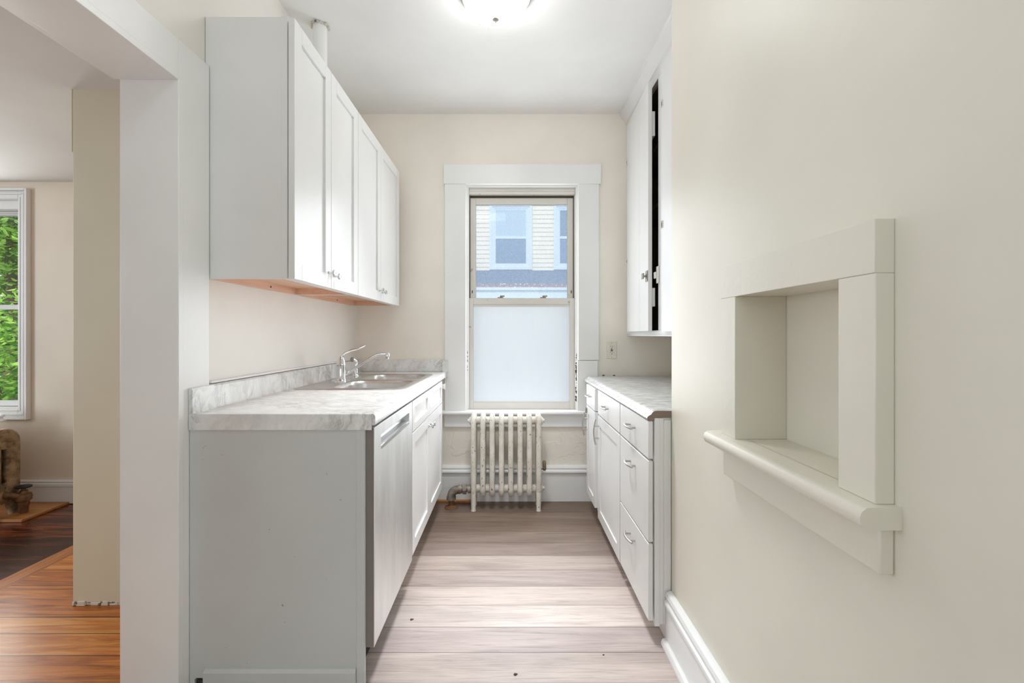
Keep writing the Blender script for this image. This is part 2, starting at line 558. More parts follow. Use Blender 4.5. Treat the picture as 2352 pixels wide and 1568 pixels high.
def thing(name, loc, label, cat, group=None):
    o = bpy.data.objects.new(name, None)
    o.empty_display_size = 0.05
    o.location = loc
    COL.objects.link(o)
    o['label'] = label
    o['category'] = cat
    if group:
        o['group'] = group
    return o

def tag(o, label, cat, group=None, kind=None):
    o['label'] = label
    o['category'] = cat
    if group:
        o['group'] = group
    if kind:
        o['kind'] = kind
    return o

def struct(o, label=None):
    o['kind'] = 'structure'
    if label:
        o['label'] = label
    return o

def struct_root(name, loc):
    o = bpy.data.objects.new(name, None)
    o.location = loc
    o.empty_display_size = 0.05
    COL.objects.link(o)
    o['kind'] = 'structure'
    return o

def B(*a):
    return MB().box(*a)

# ------------------------------------------------------------------ room numbers (metres; x right, y away from the camera, z up)
XL, XR = -1.08, 0.617         # kitchen left wall, near right wall
YB = 3.225                    # far wall of the kitchen
ZC = 2.738                    # kitchen ceiling
ZD = 2.24                     # dining room ceiling
XRB = 1.15                    # right wall behind the right hand cabinets
XJ = -1.244                   # dining side of the left wall
YO = 1.46                     # far jamb of the opening
ZO = 1.995                    # soffit of the opening
YD = 3.176                    # far wall of the dining room

# ------------------------------------------------------------------ shell
struct(B(XJ + 0.04, XRB + 0.15, -2.0, YB + 0.2, -0.1, 0).build('floor', M['planks'], smooth=0), 'kitchen floor of grey brown wood look planks')
m = MB().box(-2.335, XJ + 0.04, -2.0, YD + 0.2, -0.1, 0)
struct(m.build('floor_dining', M['pine'], smooth=0), 'orange pine board floor of the dining room')
struct(B(-2.437, -2.335, -2.0, YD + 0.2, -0.1, 0.0).build('floor_border', M['pine_border'], smooth=0), 'pine border board between orange and dark floor boards')
struct(B(-5.2, -2.437, -2.0, YD + 0.2, -0.1, 0).build('floor_stained', M['stained'], smooth=0), 'dark stained floor boards by the dining window')

struct(B(XL - 0.02, XRB + 0.15, -2.0, YB + 0.2, ZC, ZC + 0.1).build('ceiling', M['ceiling'], smooth=0), 'white kitchen ceiling')
struct(B(-5.2, XJ + 0.06, -2.0, YD + 0.2, ZD, ZD + 0.1).build('ceiling_dining', M['ceiling_dining'], smooth=0), 'lower grey dining room ceiling')

# left wall: beyond the opening, and above it; near the camera the opening ends again
m = MB().box(XJ, XL, YO + 0.001, YB + 0.2, 0, ZC).box(XJ, XL, -0.75, YO + 0.001, ZO + 0.001, ZC).box(XJ, XL, -2.0, -0.75, 0, ZC)
struct(m.build('wall_left', M['wall_lit'], smooth=0), 'cream left kitchen wall with the wide opening')
# stub of wall in the dining room behind the jamb
MBs = MB().box(-1.896, XJ + 0.004, 1.975, YD + 0.2, 0.012, ZD + 0.02)
MBs.box(-1.905, -1.896, 1.975, 1.995, ZD - 0.27, ZD + 0.02)
struct(MBs.build('wall_stub', M['wall_green_lit'], bevel=0.004), 'beige wall end in the dining room behind the white jamb')
m = MB()
random.seed(3)
x = -1.895
while x < -1.25:
    w = random.uniform(0.012, 0.05)
    m.box(x, min(x + w - random.uniform(0.0, 0.006), -1.246), 1.972 + random.uniform(-0.004, 0.004), 1.99, 0.0005, random.uniform(0.012, 0.022))
    x += w
struct(m.build('trim_5', M['plaster'], bevel=0.002), 'crumbled plaster edge at the foot of the wall end')

# kitchen far wall with window hole
wx0, wx1, wz0, wz1 = -0.309, 0.488, 0.62, 2.235
m = MB().box(XL - 0.1, wx0, YB, YB + 0.2, 0, ZC).box(wx1, XRB + 0.15, YB, YB + 0.2, 0, ZC).box(wx0, wx1, YB, YB + 0.2, 0, wz0).box(wx0, wx1, YB, YB + 0.2, wz1, ZC)
struct(m.build('wall_back', M['wall_back'], smooth=0), 'cream far kitchen wall around the window')
# dining far wall with window hole
dx0, dx1, dz0, dz1 = -4.30, -3.395, 0.66, 2.118
m = MB().box(-5.2, dx0, YD, YD + 0.2, 0, ZD + 0.05).box(dx1, XJ, YD, YD + 0.2, 0, ZD + 0.05).box(dx0, dx1, YD, YD + 0.2, 0, dz0).box(dx0, dx1, YD, YD + 0.2, dz1, ZD + 0.05)
struct(m.build('wall_dining_back', M['wall_dining'], smooth=0), 'beige dining wall beside the garden window')
struct(B(-5.3, -5.2, -2.0, YD + 0.2, 0, ZD + 0.05).build('wall_dining_left', M['wall_dining'], smooth=0))
struct(B(-5.3, XRB + 0.15, -2.1, -2.0, 0, ZC).build('wall_rear', M['wall'], smooth=0))
# near right wall with the niche
nd0, nd1, nz0, nz1, nxb = 0.811, 1.182, 0.90, 1.275, 0.72
m = MB().box(XR, XR + 0.16, -2.0, nd0, 0, ZC).box(XR, XR + 0.16, nd1 + 0.002, 1.73, 0, ZC).box(XR, XR + 0.16, nd0, nd1 + 0.002, 0, nz0).box(XR, XR + 0.16, nd0, nd1 + 0.002, nz1 + 0.002, ZC)
m.box(nxb, XR + 0.16, nd0, nd1 + 0.002, nz0, nz1 + 0.002)
m.box(XR + 0.16, XRB, 1.60, 1.73, 0, ZC)
struct(m.build('wall_right', M['wall'], smooth=0), 'cream near right wall with the recessed niche')
struct(B(XRB, XRB + 0.15, 1.60, YB + 0.2, 0, ZC).build('wall_right_far', M['wall'], smooth=0))

# ------------------------------------------------------------------ cased opening
r = struct_root('trim_1', (XL, YO, 0))
r['label'] = 'white casing around the wide opening to the dining room'
MB().box(XL, XL + 0.02, YO, YO + 0.148, 0.0, ZO + 0.13).build('jamb_casing', M['trim'], r, 0.003)
MB().box(XL, XL + 0.02, -0.75, YO - 0.0005, ZO, ZO + 0.13).build('head_casing', M['trim'], r, 0.003)
MB().box(XJ - 0.004, XL + 0.0206, YO - 0.003, YO + 0.02, 0, ZO).build('jamb_lining', M['trim'], r, 0.002)
MB().box(XJ - 0.004, XL + 0.0206, -0.75, YO - 0.003, ZO - 0.003, ZO + 0.02).build('head_lining', M['trim'], r, 0.002)
MB().prism([(XJ - 0.024, ZO - 0.001), (XJ - 0.004, ZO - 0.001), (XJ - 0.004, ZO + 0.10), (XJ - 0.018, ZO + 0.10), (XJ - 0.024, ZO + 0.09), (XJ - 0.018, ZO + 0.05), (XJ - 0.026, ZO + 0.02)], 'y', -0.75, YO - 0.001).build('back_band', M['trim'], r, 0.002)

# ------------------------------------------------------------------ baseboards
def baseboard(name, poly, axis, a0, a1, mat, label):
    return struct(MB().prism(poly, axis, a0, a1).build(name, mat, bevel=0.0015), label)
prof = [(0, 0), (-0.042, 0), (-0.042, 0.012), (-0.036, 0.024), (-0.024, 0.026), (-0.022, 0.150), (-0.030, 0.154), (-0.030, 0.166), (-0.022, 0.172), (-0.022, 0.180), (-0.026, 0.184), (-0.022, 0.198), (-0.010, 0.204), (0, 0.204)]
baseboard('baseboard_right', [(XR + a, z) for a, z in prof], 'y', -2.0, 1.727, M['trim'], 'white stepped baseboard along the near right wall')
profb = [(0, 0), (-0.022, 0), (-0.022, 0.195), (-0.028, 0.198), (-0.036, 0.206), (-0.036, 0.216), (-0.028, 0.224), (-0.026, 0.230), (-0.030, 0.236), (-0.024, 0.248), (-0.008, 0.254), (0, 0.254)]
baseboard('baseboard_back', [(YB + a, z) for a, z in profb], 'x', XL + 0.45, 0.62, M['trim'], 'white baseboard under the kitchen window')
profd = [(0, 0), (-0.02, 0), (-0.02, 0.115), (-0.026, 0.118), (-0.026, 0.137), (-0.018, 0.141), (-0.018, 0.146), (-0.022, 0.15), (-0.018, 0.158), (0, 0.160)]
baseboard('baseboard_dining', [(YD + a, z + 0.004) for a, z in profd], 'x', -5.2, -1.896, M['trim_dining'], 'cream baseboard under the dining window')
struct(B(-0.75, -0.27, YB - 0.05, YB - 0.023, 0.0005, 0.016).build('trim_4', M['plywood'], bevel=0.002), 'bare wood strip on the floor behind the radiator pipe')

# ------------------------------------------------------------------ niche frame
r = struct_root('trim_2', (XR, 1.0, 0.8))
r['label'] = 'cream painted frame around the niche'
xf_ = 0.586
nm = M['niche']
MB().prism([(xf_, nd1), (nxb, nd1), (nxb, nd1 + 0.002), (XR, nd1 + 0.002), (XR, 1.263), (xf_, 1.263)], 'z', 0.904, nz1).build('side_casing', nm, r, 0.0012)
B(xf_, XR, 0.7286, nd0, 0.904, nz1).build('side_casing', nm, r, 0.0015)
m = MB().box(xf_ - 0.0008, XR, 0.7286, 1.263, nz1, 1.362).box(XR, nxb, nd0, nd1 + 0.002, nz1, nz1 + 0.002)
m.build('head_casing', nm, r, 0.0015)
m = MB()
sp = [(nxb + 0.001, 0.868), (0.565, 0.868), (0.557, 0.872), (0.552, 0.88), (0.551, 0.888), (0.554, 0.897), (0.562, 0.903), (0.572, 0.904), (nxb + 0.001, 0.904)]
m.prism([(min(a, XR), b) for a, b in sp], 'y', 0.715, 1.293)
m.box(XR - 0.001, nxb, nd0, nd1, 0.87, 0.904)
m.build('sill', nm, r)
B(0.593, XR, 0.7286, 1.263, 0.79, 0.868).build('apron', nm, r, 0.003)

# ------------------------------------------------------------------ kitchen window
r = struct_root('window_1', (0.09, YB, wz0))
r['label'] = 'white double hung kitchen window above the radiator'
yc = YB - 0.022
T = M['trim']
B(-0.457, -0.307, yc, YB, 0.64, 2.240).build('side_casing', T, r, 0.003)
m = MB().box(0.485, 0.632, yc, YB, 0.995, 2.240).box(0.478, 0.622, yc - 0.004, YB, 0.64, 0.992)
m.build('side_casing', T, r, 0.003)
B(-0.463, 0.644, yc - 0.008, YB, 2.234, 2.374).build('head_casing', T, r, 0.003)
m = MB().prism([(YB + 0.05, 0.612), (3.176, 0.612), (3.168, 0.618), (3.165, 0.627), (3.169, 0.637), (3.178, 0.641), (YB + 0.05, 0.641)], 'x', -0.475, 0.575)
m.build('window_stool', T, r, 0.001)
B(-0.460, 0.585, yc + 0.002, YB, 0.524, 0.612).build('window_apron', T, r, 0.003)
# jamb lining and stops
jb = M['trim']
m = MB().box(wx0, wx0 + 0.010, YB - 0.002, YB + 0.2, 0.641, wz1 - 0.012).box(wx1 - 0.010, wx1, YB - 0.002, YB + 0.2, 0.641, wz1 - 0.012).box(wx0, wx1, YB - 0.002, YB + 0.2, wz1 - 0.012, wz1).box(wx0, wx1, YB, YB + 0.2, 0.60, 0.6405)
m.build('jamb_lining', jb, r, 0.002)
m = MB().box(-0.300, -0.290, YB + 0.006, YB + 0.03, 0.641, 2.225).box(0.470, 0.480, YB + 0.006, YB + 0.03, 0.641, 2.225)
m.build('window_stop', T, r, 0.002)
m = MB().box(-0.292, 0.470, YB + 0.028, YB + 0.06, 2.176, 2.228).box(-0.292, 0.470, YB + 0.022, YB + 0.03, 2.200, 2.212)
m.build('head_track', M['alu'], r, 0.004)
m = MB().box(-0.2995, -0.284, YB + 0.066, YB + 0.11, 0.641, 2.19).box(0.462, 0.4785, YB + 0.066, YB + 0.11, 0.641, 2.19)
m.box(-0.29, 0.47, YB + 0.062, YB + 0.12, 2.164, 2.20)
m.build('track_gasket', M['alu_dark'], r)
m = MB().box(-0.2985, -0.288, YB + 0.031, YB + 0.067, 1.437, 2.176).box(0.466, 0.4775, YB + 0.031, YB + 0.067, 1.437, 2.176)
m.build('side_track', M['alu'], r, 0.002)
def sash(name, x0, x1, z0, z1, gx0, gx1, gz0, gz1, y0, y1, pane_mat, pname):
    a = M['alu']
    m = MB().box(x0, gx0, y0, y1, z0, z1).box(gx1, x1, y0, y1, z0, z1).box(gx0, gx1, y0, y1, z0, gz0).box(gx0, gx1, y0, y1, gz1, z1)
    m.box(gx0 - 0.006, gx0, y0 + 0.004, y0 + 0.012, gz0, gz1)
    s = m.build(name, a, r, 0.002)
    B(gx0 - 0.004, gx1 + 0.004, y0 + 0.014, y0 + 0.018, gz0 - 0.004, gz1 + 0.004).build(pname, pane_mat, s, smooth=0)
    return s
us = sash('upper_sash', -0.283, 0.461, 1.425, 2.164, -0.242, 0.420, 1.44, 2.116, YB + 0.068, YB + 0.095, M['pane'], 'pane')
ls = sash('lower_sash', -0.2985, 0.4775, 0.6415, 1.437, -0.259, 0.432, 0.690, 1.392, YB + 0.036, YB + 0.066, M['frost'], 'pane')
m = MB().box(-0.259, 0.432, YB + 0.040, YB + 0.048, 1.375, 1.392).box(-0.259, 0.432, YB + 0.040, YB + 0.05, 0.688, 0.694)
m.build('glazing_bead', M['alu'], ls, 0.002)
for sx in (-0.055, 0.252):
    m = MB().box(sx - 0.030, sx + 0.012, YB + 0.038, YB + 0.060, 1.437, 1.444)
    m.tube([(sx - 0.005, YB + 0.05, 1.443), (sx - 0.005, YB + 0.05, 1.452)], 0.009, 12)
    m.box(sx - 0.012, sx + 0.020, YB + 0.034, YB + 0.048, 1.447, 1.456)
    m.build('sash_lock', M['grey'], r, 0.002)
for sx in (-0.268, 0.447):
    B(sx - 0.003, sx + 0.003, YB + 0.065, YB + 0.07, 1.475, 1.495).build('tilt_slot', M['alu_dark'], us)
# flaking paint at the sides of the lower sash
random.seed(11)
m = MB()
for i in range(70):
    z = random.uniform(0.70, 1.04)
    xx = 0.478 + random.uniform(-0.007, 0.003)
    s = random.uniform(0.002, 0.007)
    m.box(xx - s * 0.6, xx + s * 0.6, YB + 0.0045, YB + 0.0065, z - s, z + s)
for i in range(14):
    z = random.uniform(0.92, 1.06)
    xx = -0.298 + random.uniform(-0.003, 0.002)
    s = random.uniform(0.003, 0.008)
    m.box(xx - 0.002, xx + 0.002, YB + 0.0045, YB + 0.0065, z - s, z + s)
m.build('flaked_paint', M['chip'], r, label='dark bare spots where the paint flaked off')

# ------------------------------------------------------------------ dining window
r = struct_root('window_2', (-3.86, YD, dz0))
r['label'] = 'white dining room window looking out on green trees'
TD = M['trim_dining']
def band(x0, x1, z0, z1):
    return B(x0, x1, YD - 0.02, YD, z0, z1)
cx0, cx1, cz0, cz1 = -4.372, -3.337, 0.586, 2.19
m = MB()
for (o, w, t) in ((0, 0.016, 0.034), (0.016, 0.062, 0.016), (0.03, 0.012, 0.024), (0.058, 0.014, 0.02)):
    m.box(cx1 - o - w, cx1 - o, YD - t, YD, cz0 + o, cz1 - o)
    m.box(cx0 + o, cx0 + o + w, YD - t, YD, cz0 + o, cz1 - o)
    m.box(cx0 + o + w, cx1 - o - w, YD - t, YD, cz1 - o - w, cz1 - o)
    m.box(cx0 + o + w, cx1 - o - w, YD - t, YD, cz0 + o, cz0 + o + w)
m.build('casing', TD, r, 0.003)
m = MB().box(dx0, dx0 + 0.012, YD, YD + 0.2, dz0 + 0.012, 2.05).box(dx1 - 0.012, dx1, YD, YD + 0.2, dz0 + 0.012, 2.05).box(dx0, dx1, YD, YD + 0.2, 2.05, dz1).box(dx0, dx1, YD, YD + 0.2, dz0, dz0 + 0.012)
m.build('jamb_lining', TD, r, 0.002)
m = MB().box(dx0 + 0.012, dx1 - 0.012, YD + 0.012, YD + 0.03, 2.045, 2.062).box(dx0 + 0.012, dx1 - 0.012, YD + 0.014, YD + 0.02, 2.03, 2.036)
m.build('head_stop', TD, r, 0.002)
gx0, gx1 = dx0 + 0.025, -3.418
m = MB().box(dx0 + 0.012, gx0, YD + 0.05, YD + 0.08, 1.36, 2.05).box(gx1, dx1 - 0.012, YD + 0.05, YD + 0.08, 1.36, 2.05).box(gx0, gx1, YD + 0.05, YD + 0.08, 2.02, 2.05).box(gx0, gx1, YD + 0.05, YD + 0.08, 1.36, 1.385)
s = m.build('upper_sash', TD, r, 0.002)
B(gx0, gx1, YD + 0.062, YD + 0.066, 1.385, 2.02).build('pane', M['clear'], s, smooth=0)
m = MB().box(dx0 + 0.012, gx0, YD + 0.02, YD + 0.05, 0.675, 1.385).box(gx1, dx1 - 0.012, YD + 0.02, YD + 0.05, 0.675, 1.385).box(gx0, gx1, YD + 0.02, YD + 0.05, 1.352, 1.385).box(gx0, gx1, YD + 0.02, YD + 0.05, 0.675, 0.712)
s = m.build('lower_sash', M['trim_dining'], r, 0.002)
B(gx0, gx1, YD + 0.032, YD + 0.036, 0.712, 1.352).build('pane', M['clear'], s, smooth=0)

# ------------------------------------------------------------------ cabinet helpers
def shaker(y0, y1, z0, z1, xfr, t=0.02, d=1, st=0.057, rec=0.008, mat=None, parent=None, name='door', xfm=None, rail=None, bead=False):
    """front lies at x = xfr and faces +x (d=1) or -x (d=-1)"""
    rail = rail or st
    xb = xfr - d * t
    m = MB().box(xb, xfr, y0, y0 + st, z0, z1).box(xb, xfr, y1 - st, y1, z0, z1)
    m.box(xb, xfr, y0 + st, y1 - st, z0, z0 + rail).box(xb, xfr, y0 + st, y1 - st, z1 - rail, z1)
    m.box(xb, xfr - d * rec, y0 + st - 0.001, y1 - st + 0.001, z0 + rail - 0.001, z1 - rail + 0.001)
    if xfm is not None:
        m.xf(xfm)
    return m.build(name, mat or M['cabinet'], parent, 0.0012)

def slab(y0, y1, z0, z1, xfr, t=0.02, d=1, mat=None, parent=None, name='drawer', bev=0.002):
    return B(xfr - d * t, xfr, y0, y1, z0, z1).build(name, mat or M['cabinet_old'], parent, bev)

def knob(x, y, z, d=1, parent=None, s=1.0):
    m = MB().lathe((x, y, z), (d, 0, 0), [(0.008 * s, 0), (0.0065 * s, 0.003), (0.0045 * s, 0.006), (0.0045 * s, 0.014), (0.010 * s, 0.017), (0.0135 * s, 0.020), (0.0135 * s, 0.0235), (0.010 * s, 0.027), (0, 0.0285)], 20)
    return m.build('knob', M['chrome'], parent)

def pull(x, y, z, d=-1, vertical=False, parent=None, L=0.115, proj=0.030):
    """arched bar pull on a face at x"""
    m = MB()
    pts, rr = [], []
    for i in range(13):
        a = i / 12.0
        u = (a - 0.5) * L
        h = proj - 0.011 * (2 * a - 1) ** 2
        pts.append((x + d * h, y, z + u) if vertical else (x + d * h, y + u, z))
        rr.append(0.0045)
    m.tube(pts, rr, 10)
    for u in (-0.036, 0.036):
        if vertical:
            m.tube([(x, y, z + u), (x + d * (proj - 0.004), y, z + u)], 0.0042, 10)
        else:
            m.tube([(x, y + u, z), (x + d * (proj - 0.004), y + u, z)], 0.0042, 10)
    return m.build('handle', M['nickel'], parent)

# ------------------------------------------------------------------ upper cabinets on the left wall
CW = M['cabinet']
def upper_cabinet(y0, y1, ysplit, kn, label, near):
    r = thing('wall_cabinet', (XL + 0.15, (y0 + y1) / 2, 1.374), label, 'cabinet', 'white upper cabinets over the sink')
    zb, zt = 1.374, 2.302
    xb, xfc = XL + 0.002, -0.786
    m = MB().box(xb, xfc, y0 + 0.014, y1, 1.412, zt)
    m.box(xb, xfc, y0, y0 + 0.014, zb, zt)
    m.box(xfc - 0.02, xfc, y0 + 0.014, y1, zb, 1.412)
    if near:
        m.box(xfc - 0.022, xfc, y0 - 0.0025, y0, zb, zt + 0.003)
    m.build('body', CW, r, 0.001)
    m = MB().box(xb + 0.016, xfc - 0.02, y0 + 0.014, y1 - 0.014, 1.405, 1.4118)
    m.box(xb, xb + 0.016, y0 + 0.014, y1 - 0.014, zb + 0.001, 1.4118)
    m.box(xb, xfc - 0.02, y1 - 0.014, y1, zb + 0.001, 1.4118)
    u = m.build('underside', M['cabinet_wood'], r, label='orange wood underside')
    for f in (0.12, 0.62):
        yy = y0 + (y1 - y0) * f
        MB().lathe((xb + 0.016, yy, 1.388), (1, 0, 0), [(0.0045, 0), (0.0045, 0.0015), (0, 0.002)], 10).build('screw', M['alu_dark'], u)
    g = 0.0015
    d1 = shaker(y0 - (0.010 if near else -g), ysplit - g, 1.372, 2.292, -0.757, 0.022, 1, 0.058, 0.009, CW, r)
    d2 = shaker(ysplit + g, y1 - g, 1.372, 2.292, -0.757, 0.022, 1, 0.058, 0.009, CW, r)
    knob(-0.757, ysplit - kn, 1.372 + 0.062, 1, d1)
    knob(-0.757, ysplit + kn, 1.372 + 0.055, 1, d2)
    return r
upper_cabinet(1.613, 2.277, 1.935, 0.030, 'white two door wall cabinet with its plain side panel beside the opening', True)
upper_cabinet(2.2785, 3.127, 2.680, 0.030, 'white two door wall cabinet hanging nearest the kitchen window', False)

# riser pipe above the cabinets
r = thing('riser_pipe', (-0.957, 2.30, 2.303), 'white painted pipe rising from the upper cabinets through the ceiling', 'pipe')
MB().tube([(-0.957, 2.30, 2.303), (-0.957, 2.30, ZC - 0.001)], 0.034, 28).build('pipe', M['trim'], r)
m = MB()
random.seed(5)
for i in range(26):
    a = 2 * math.pi * i / 26 + random.uniform(-0.08, 0.08)
    rr = 0.038 + random.uniform(-0.002, 0.006)
    s = random.uniform(0.003, 0.008)
    c = Vector((-0.957 + math.cos(a) * rr, 2.30 + math.sin(a) * rr, ZC - 0.004 - random.uniform(0, 0.004)))
    m.lathe(c - Vector((0, 0, s)), (random.uniform(-.3, .3), random.uniform(-.3, .3), 1), [(0, 0), (s * 0.9, s * 0.6), (s, s * 1.2), (0, s * 2)], 7)
m.build('crumbled_collar', M['plaster'], r, label='crumbled plaster ring at the ceiling')

# ------------------------------------------------------------------ left base run
XF = -0.449
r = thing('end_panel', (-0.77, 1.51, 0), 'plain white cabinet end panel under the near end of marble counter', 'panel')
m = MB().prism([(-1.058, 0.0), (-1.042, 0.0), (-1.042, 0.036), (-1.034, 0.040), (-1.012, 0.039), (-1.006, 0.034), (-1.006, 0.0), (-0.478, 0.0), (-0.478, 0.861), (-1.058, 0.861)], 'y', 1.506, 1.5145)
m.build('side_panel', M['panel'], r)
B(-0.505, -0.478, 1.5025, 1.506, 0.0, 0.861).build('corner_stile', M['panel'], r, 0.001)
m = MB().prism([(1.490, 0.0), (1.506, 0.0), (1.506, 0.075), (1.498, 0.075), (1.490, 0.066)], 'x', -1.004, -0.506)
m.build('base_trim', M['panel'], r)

r = thing('dishwasher', (-0.76, 1.81, 0), 'stainless dishwasher under the marble counter beside the end panel', 'dishwasher')
B(-1.05, -0.492, 1.531, 2.098, 0.10, 0.858).build('tub', M['black'], r)
y0, y1, z0, z1 = 1.516, 2.100, 0.134, 0.866
py0, py1, pz0, pz1 = 1.592, 2.040, 0.783, 0.826
xb = XF - 0.030
m = MB()
for X_ in (XF, xb):
    oq = [m.bm.verts.new((X_, a, b)) for a, b in ((y0, z0), (y1, z0), (y1, z1), (y0, z1))]
    iq = [m.bm.verts.new((X_, a, b)) for a, b in ((py0, pz0), (py1, pz0), (py1, pz1), (py0, pz1))]
    m.bridge(oq, iq)
    if X_ == XF:
        fo, fi = oq, iq
m.bridge(fo, oq)
m.bridge(fi, iq)
m.box(xb - 0.008, xb - 0.002, y0 + 0.004, y1 - 0.004, z0 + 0.003, z1)
dr = m.build('door', M['steel_v'], r, 0.0015)
B(xb - 0.002, xb + 0.006, y0 - 0.0006, y0 - 0.0001, z0 + 0.002, z1 - 0.002).build('door_edge', M['steel_side'], dr)
B(-0.478, XF - 0.003, y0 - 0.0012, y0 - 0.0002, z0 + 0.002, z1 - 0.001).build('side_strip', M['steel_side'], dr)
m = MB().box(xb - 0.002, xb + 0.002, py0, py1, pz0, pz1)
m.prism([(XF, pz0), (xb, pz0), (xb, pz0 + 0.012), (XF - 0.002, pz0 + 0.004)], 'y', py0, py1)
n_ = 16
for i in range(n_):
    a0, a1 = i / n_, (i + 1) / n_
    h0 = 0.016 * math.sin(math.pi * (a0 + a1) / 2)
    m.box(xb + 0.002, XF + 0.0005, py0 + (py1 - py0) * a0, py0 + (py1 - py0) * a1, pz0 - 0.008, pz0 + 0.002 + h0 * 0.25)
m.build('pocket_handle', M['steel'], dr, label='shiny recessed pocket handle')
B(-0.53, -0.522, 1.531, 2.098, 0.004, 0.13).build('toe_panel', M['black'], r)
for xx, yy in ((-0.50, 1.54), (-0.545, 2.08)):
    MB().tube([(xx, yy, 0.0), (xx, yy, 0.10)], 0.010, 12).build('foot', M['steel_side'], r)

r = thing('base_cabinet', (-0.76, 2.58, 0), 'white two door sink cabinet with two false drawer fronts above', 'cabinet')
m = MB().box(-1.07, -0.470, 2.106, 3.045, 0.112, 0.150).box(-1.07, -0.470, 2.106, 2.124, 0.15, 0.872).box(-1.07, -0.470, 3.027, 3.045, 0.15, 0.872).box(-0.49, -0.470, 2.124, 3.027, 0.70, 0.74).box(-0.49, -0.470, 2.55, 2.59, 0.15, 0.872)
m.box(-1.07, -1.06, 2.124, 3.027, 0.15, 0.872)
m.build('body', M['cabinet_lit'], r, 0.001)
B(-0.545, -0.53, 2.106, 3.045, 0.0, 0.112).build('toe_kick', M['cabinet'], r)
ym = 2.560
for (a, b) in ((2.112, ym - 0.002), (ym + 0.002, 3.042)):
    shaker(a, b, 0.722, 0.866, XF, 0.02, 1, 0.05, 0.008, M['cabinet_lit'], r, 'drawer_front', rail=0.036)
d1 = shaker(2.112, ym - 0.002, 0.150, 0.716, XF, 0.02, 1, 0.057, 0.008, M['cabinet_lit'], r)
d2 = shaker(ym + 0.002, 3.042, 0.150, 0.716, XF, 0.02, 1, 0.057, 0.008, M['cabinet_lit'], r)
knob(XF, ym - 0.030, 0.668, 1, d1)
knob(XF, ym + 0.030, 0.668, 1, d2)
m = MB().box(-0.462, -0.436, 3.0425, 3.062, 0.812, 0.842).box(-0.436, -0.432, 3.040, 3.066, 0.808, 0.846)
m.build('child_latch', M['plastic'], r, 0.003)

# ------------------------------------------------------------------ left countertop
ZT = 0.914
XCF = -0.443
sy0, sy1, sx0, sx1 = 2.165, 2.985, -1.015, -0.515     # cut out under the sink rim
r = thing('countertop', (-0.76, 2.36, 0.874), 'white marble patterned countertop on the left cabinets, holding the sink', 'countertop')
m = MB()
e = [(sx1, 0.876), (XCF - 0.003, 0.876), (XCF, 0.879), (XCF, 0.905), (XCF - 0.003, 0.911), (XCF - 0.009, ZT), (sx1, ZT)]
m.prism(e, 'y', 1.504, YB - 0.0445)
m.box(XL + 0.021, sx1, 1.504, sy0, 0.876, ZT).box(XL + 0.021, sx1, sy1, YB - 0.0445, 0.876, ZT).box(XL + 0.021, sx0, sy0, sy1, 0.876, ZT)
m.box(-1.058, XCF - 0.012, 1.5005, 1.504, 0.861, 0.9125)
m.box(-1.058, -0.470, 1.504, 1.5145, 0.8612, 0.876)
bmesh.ops.remove_doubles(m.bm, verts=m.bm.verts, dist=0.00001)
m.build('worktop', M['marble'], r)
m = MB().prism([(XL + 0.003, 0.878), (XL + 0.020, 0.878), (XL + 0.030, ZT), (XL + 0.024, ZT + 0.008), (XL + 0.021, 0.992), (XL + 0.016, 0.998), (XL + 0.003, 0.998)], 'y', 1.612, YB - 0.001)
m.prism([(XL + 0.021, 0.878), (XL + 0.034, 0.878), (XL + 0.034, 0.992), (XL + 0.031, 0.998), (XL + 0.021, 0.998)], 'y', 1.502, 1.612)
m.build('backsplash', M['marble'], r)
m = MB().box(XL + 0.022, -0.458, YB - 0.020, YB - 0.001, ZT, 1.000).box(-0.458, -0.432, YB - 0.044, YB - 0.0235, 0.878, 1.000).box(-0.47, -0.458, YB - 0.044, YB - 0.019, ZT, 1.0)
m.build('end_splash', M['marble'], r)
# old paint ledge over the backsplash
struct(MB().box(XL, XL + 0.014, 1.63, 3.1, 1.0005, 1.010).build('trim_3', M['trim'], bevel=0.003), 'thin white caulk ledge above the marble backsplash')

# ------------------------------------------------------------------ sink
r = thing('kitchen_sink', (-0.75, 2.575, ZT), 'double bowl stainless steel sink set in marble countertop', 'sink')
def rrect(x0, x1, y0, y1, rad, k=6):
    pts = []
    for (cx, cy, a0) in ((x1 - rad, y1 - rad, 0), (x0 + rad, y1 - rad, 90), (x0 + rad, y0 + rad, 180), (x1 - rad, y0 + rad, 270)):
        for i in range(k + 1):
            a = math.radians(a0 + 90.0 * i / k)
            pts.append((cx + rad * math.cos(a), cy + rad * math.sin(a)))
    return pts
def basin(m, x0, x1, y0, y1, depth, zt):
    loops = []
    for ins, z, rad in ((0.0, zt, 0.075), (0.006, zt - 0.004, 0.072), (0.010, zt - 0.02, 0.07), (0.020, zt - depth + 0.03, 0.065), (0.035, zt - depth + 0.006, 0.055), (0.06, zt - depth, 0.04)):
        loops.append([m.bm.verts.new((p[0], p[1], z)) for p in rrect(x0 + ins, x1 - ins, y0 + ins, y1 - ins, rad)])
    for a, b in zip(loops, loops[1:]):
        m.bridge(a, b)
    m.face(loops[-1])
    return loops[0]
ox0, ox1, oy0, oy1 = -1.035, -0.497, 2.150, 3.000
b1 = (-0.875, -0.528, 2.195, 2.560)
b2 = (-0.875, -0.528, 2.605, 2.962)
zr = ZT + 0.0045
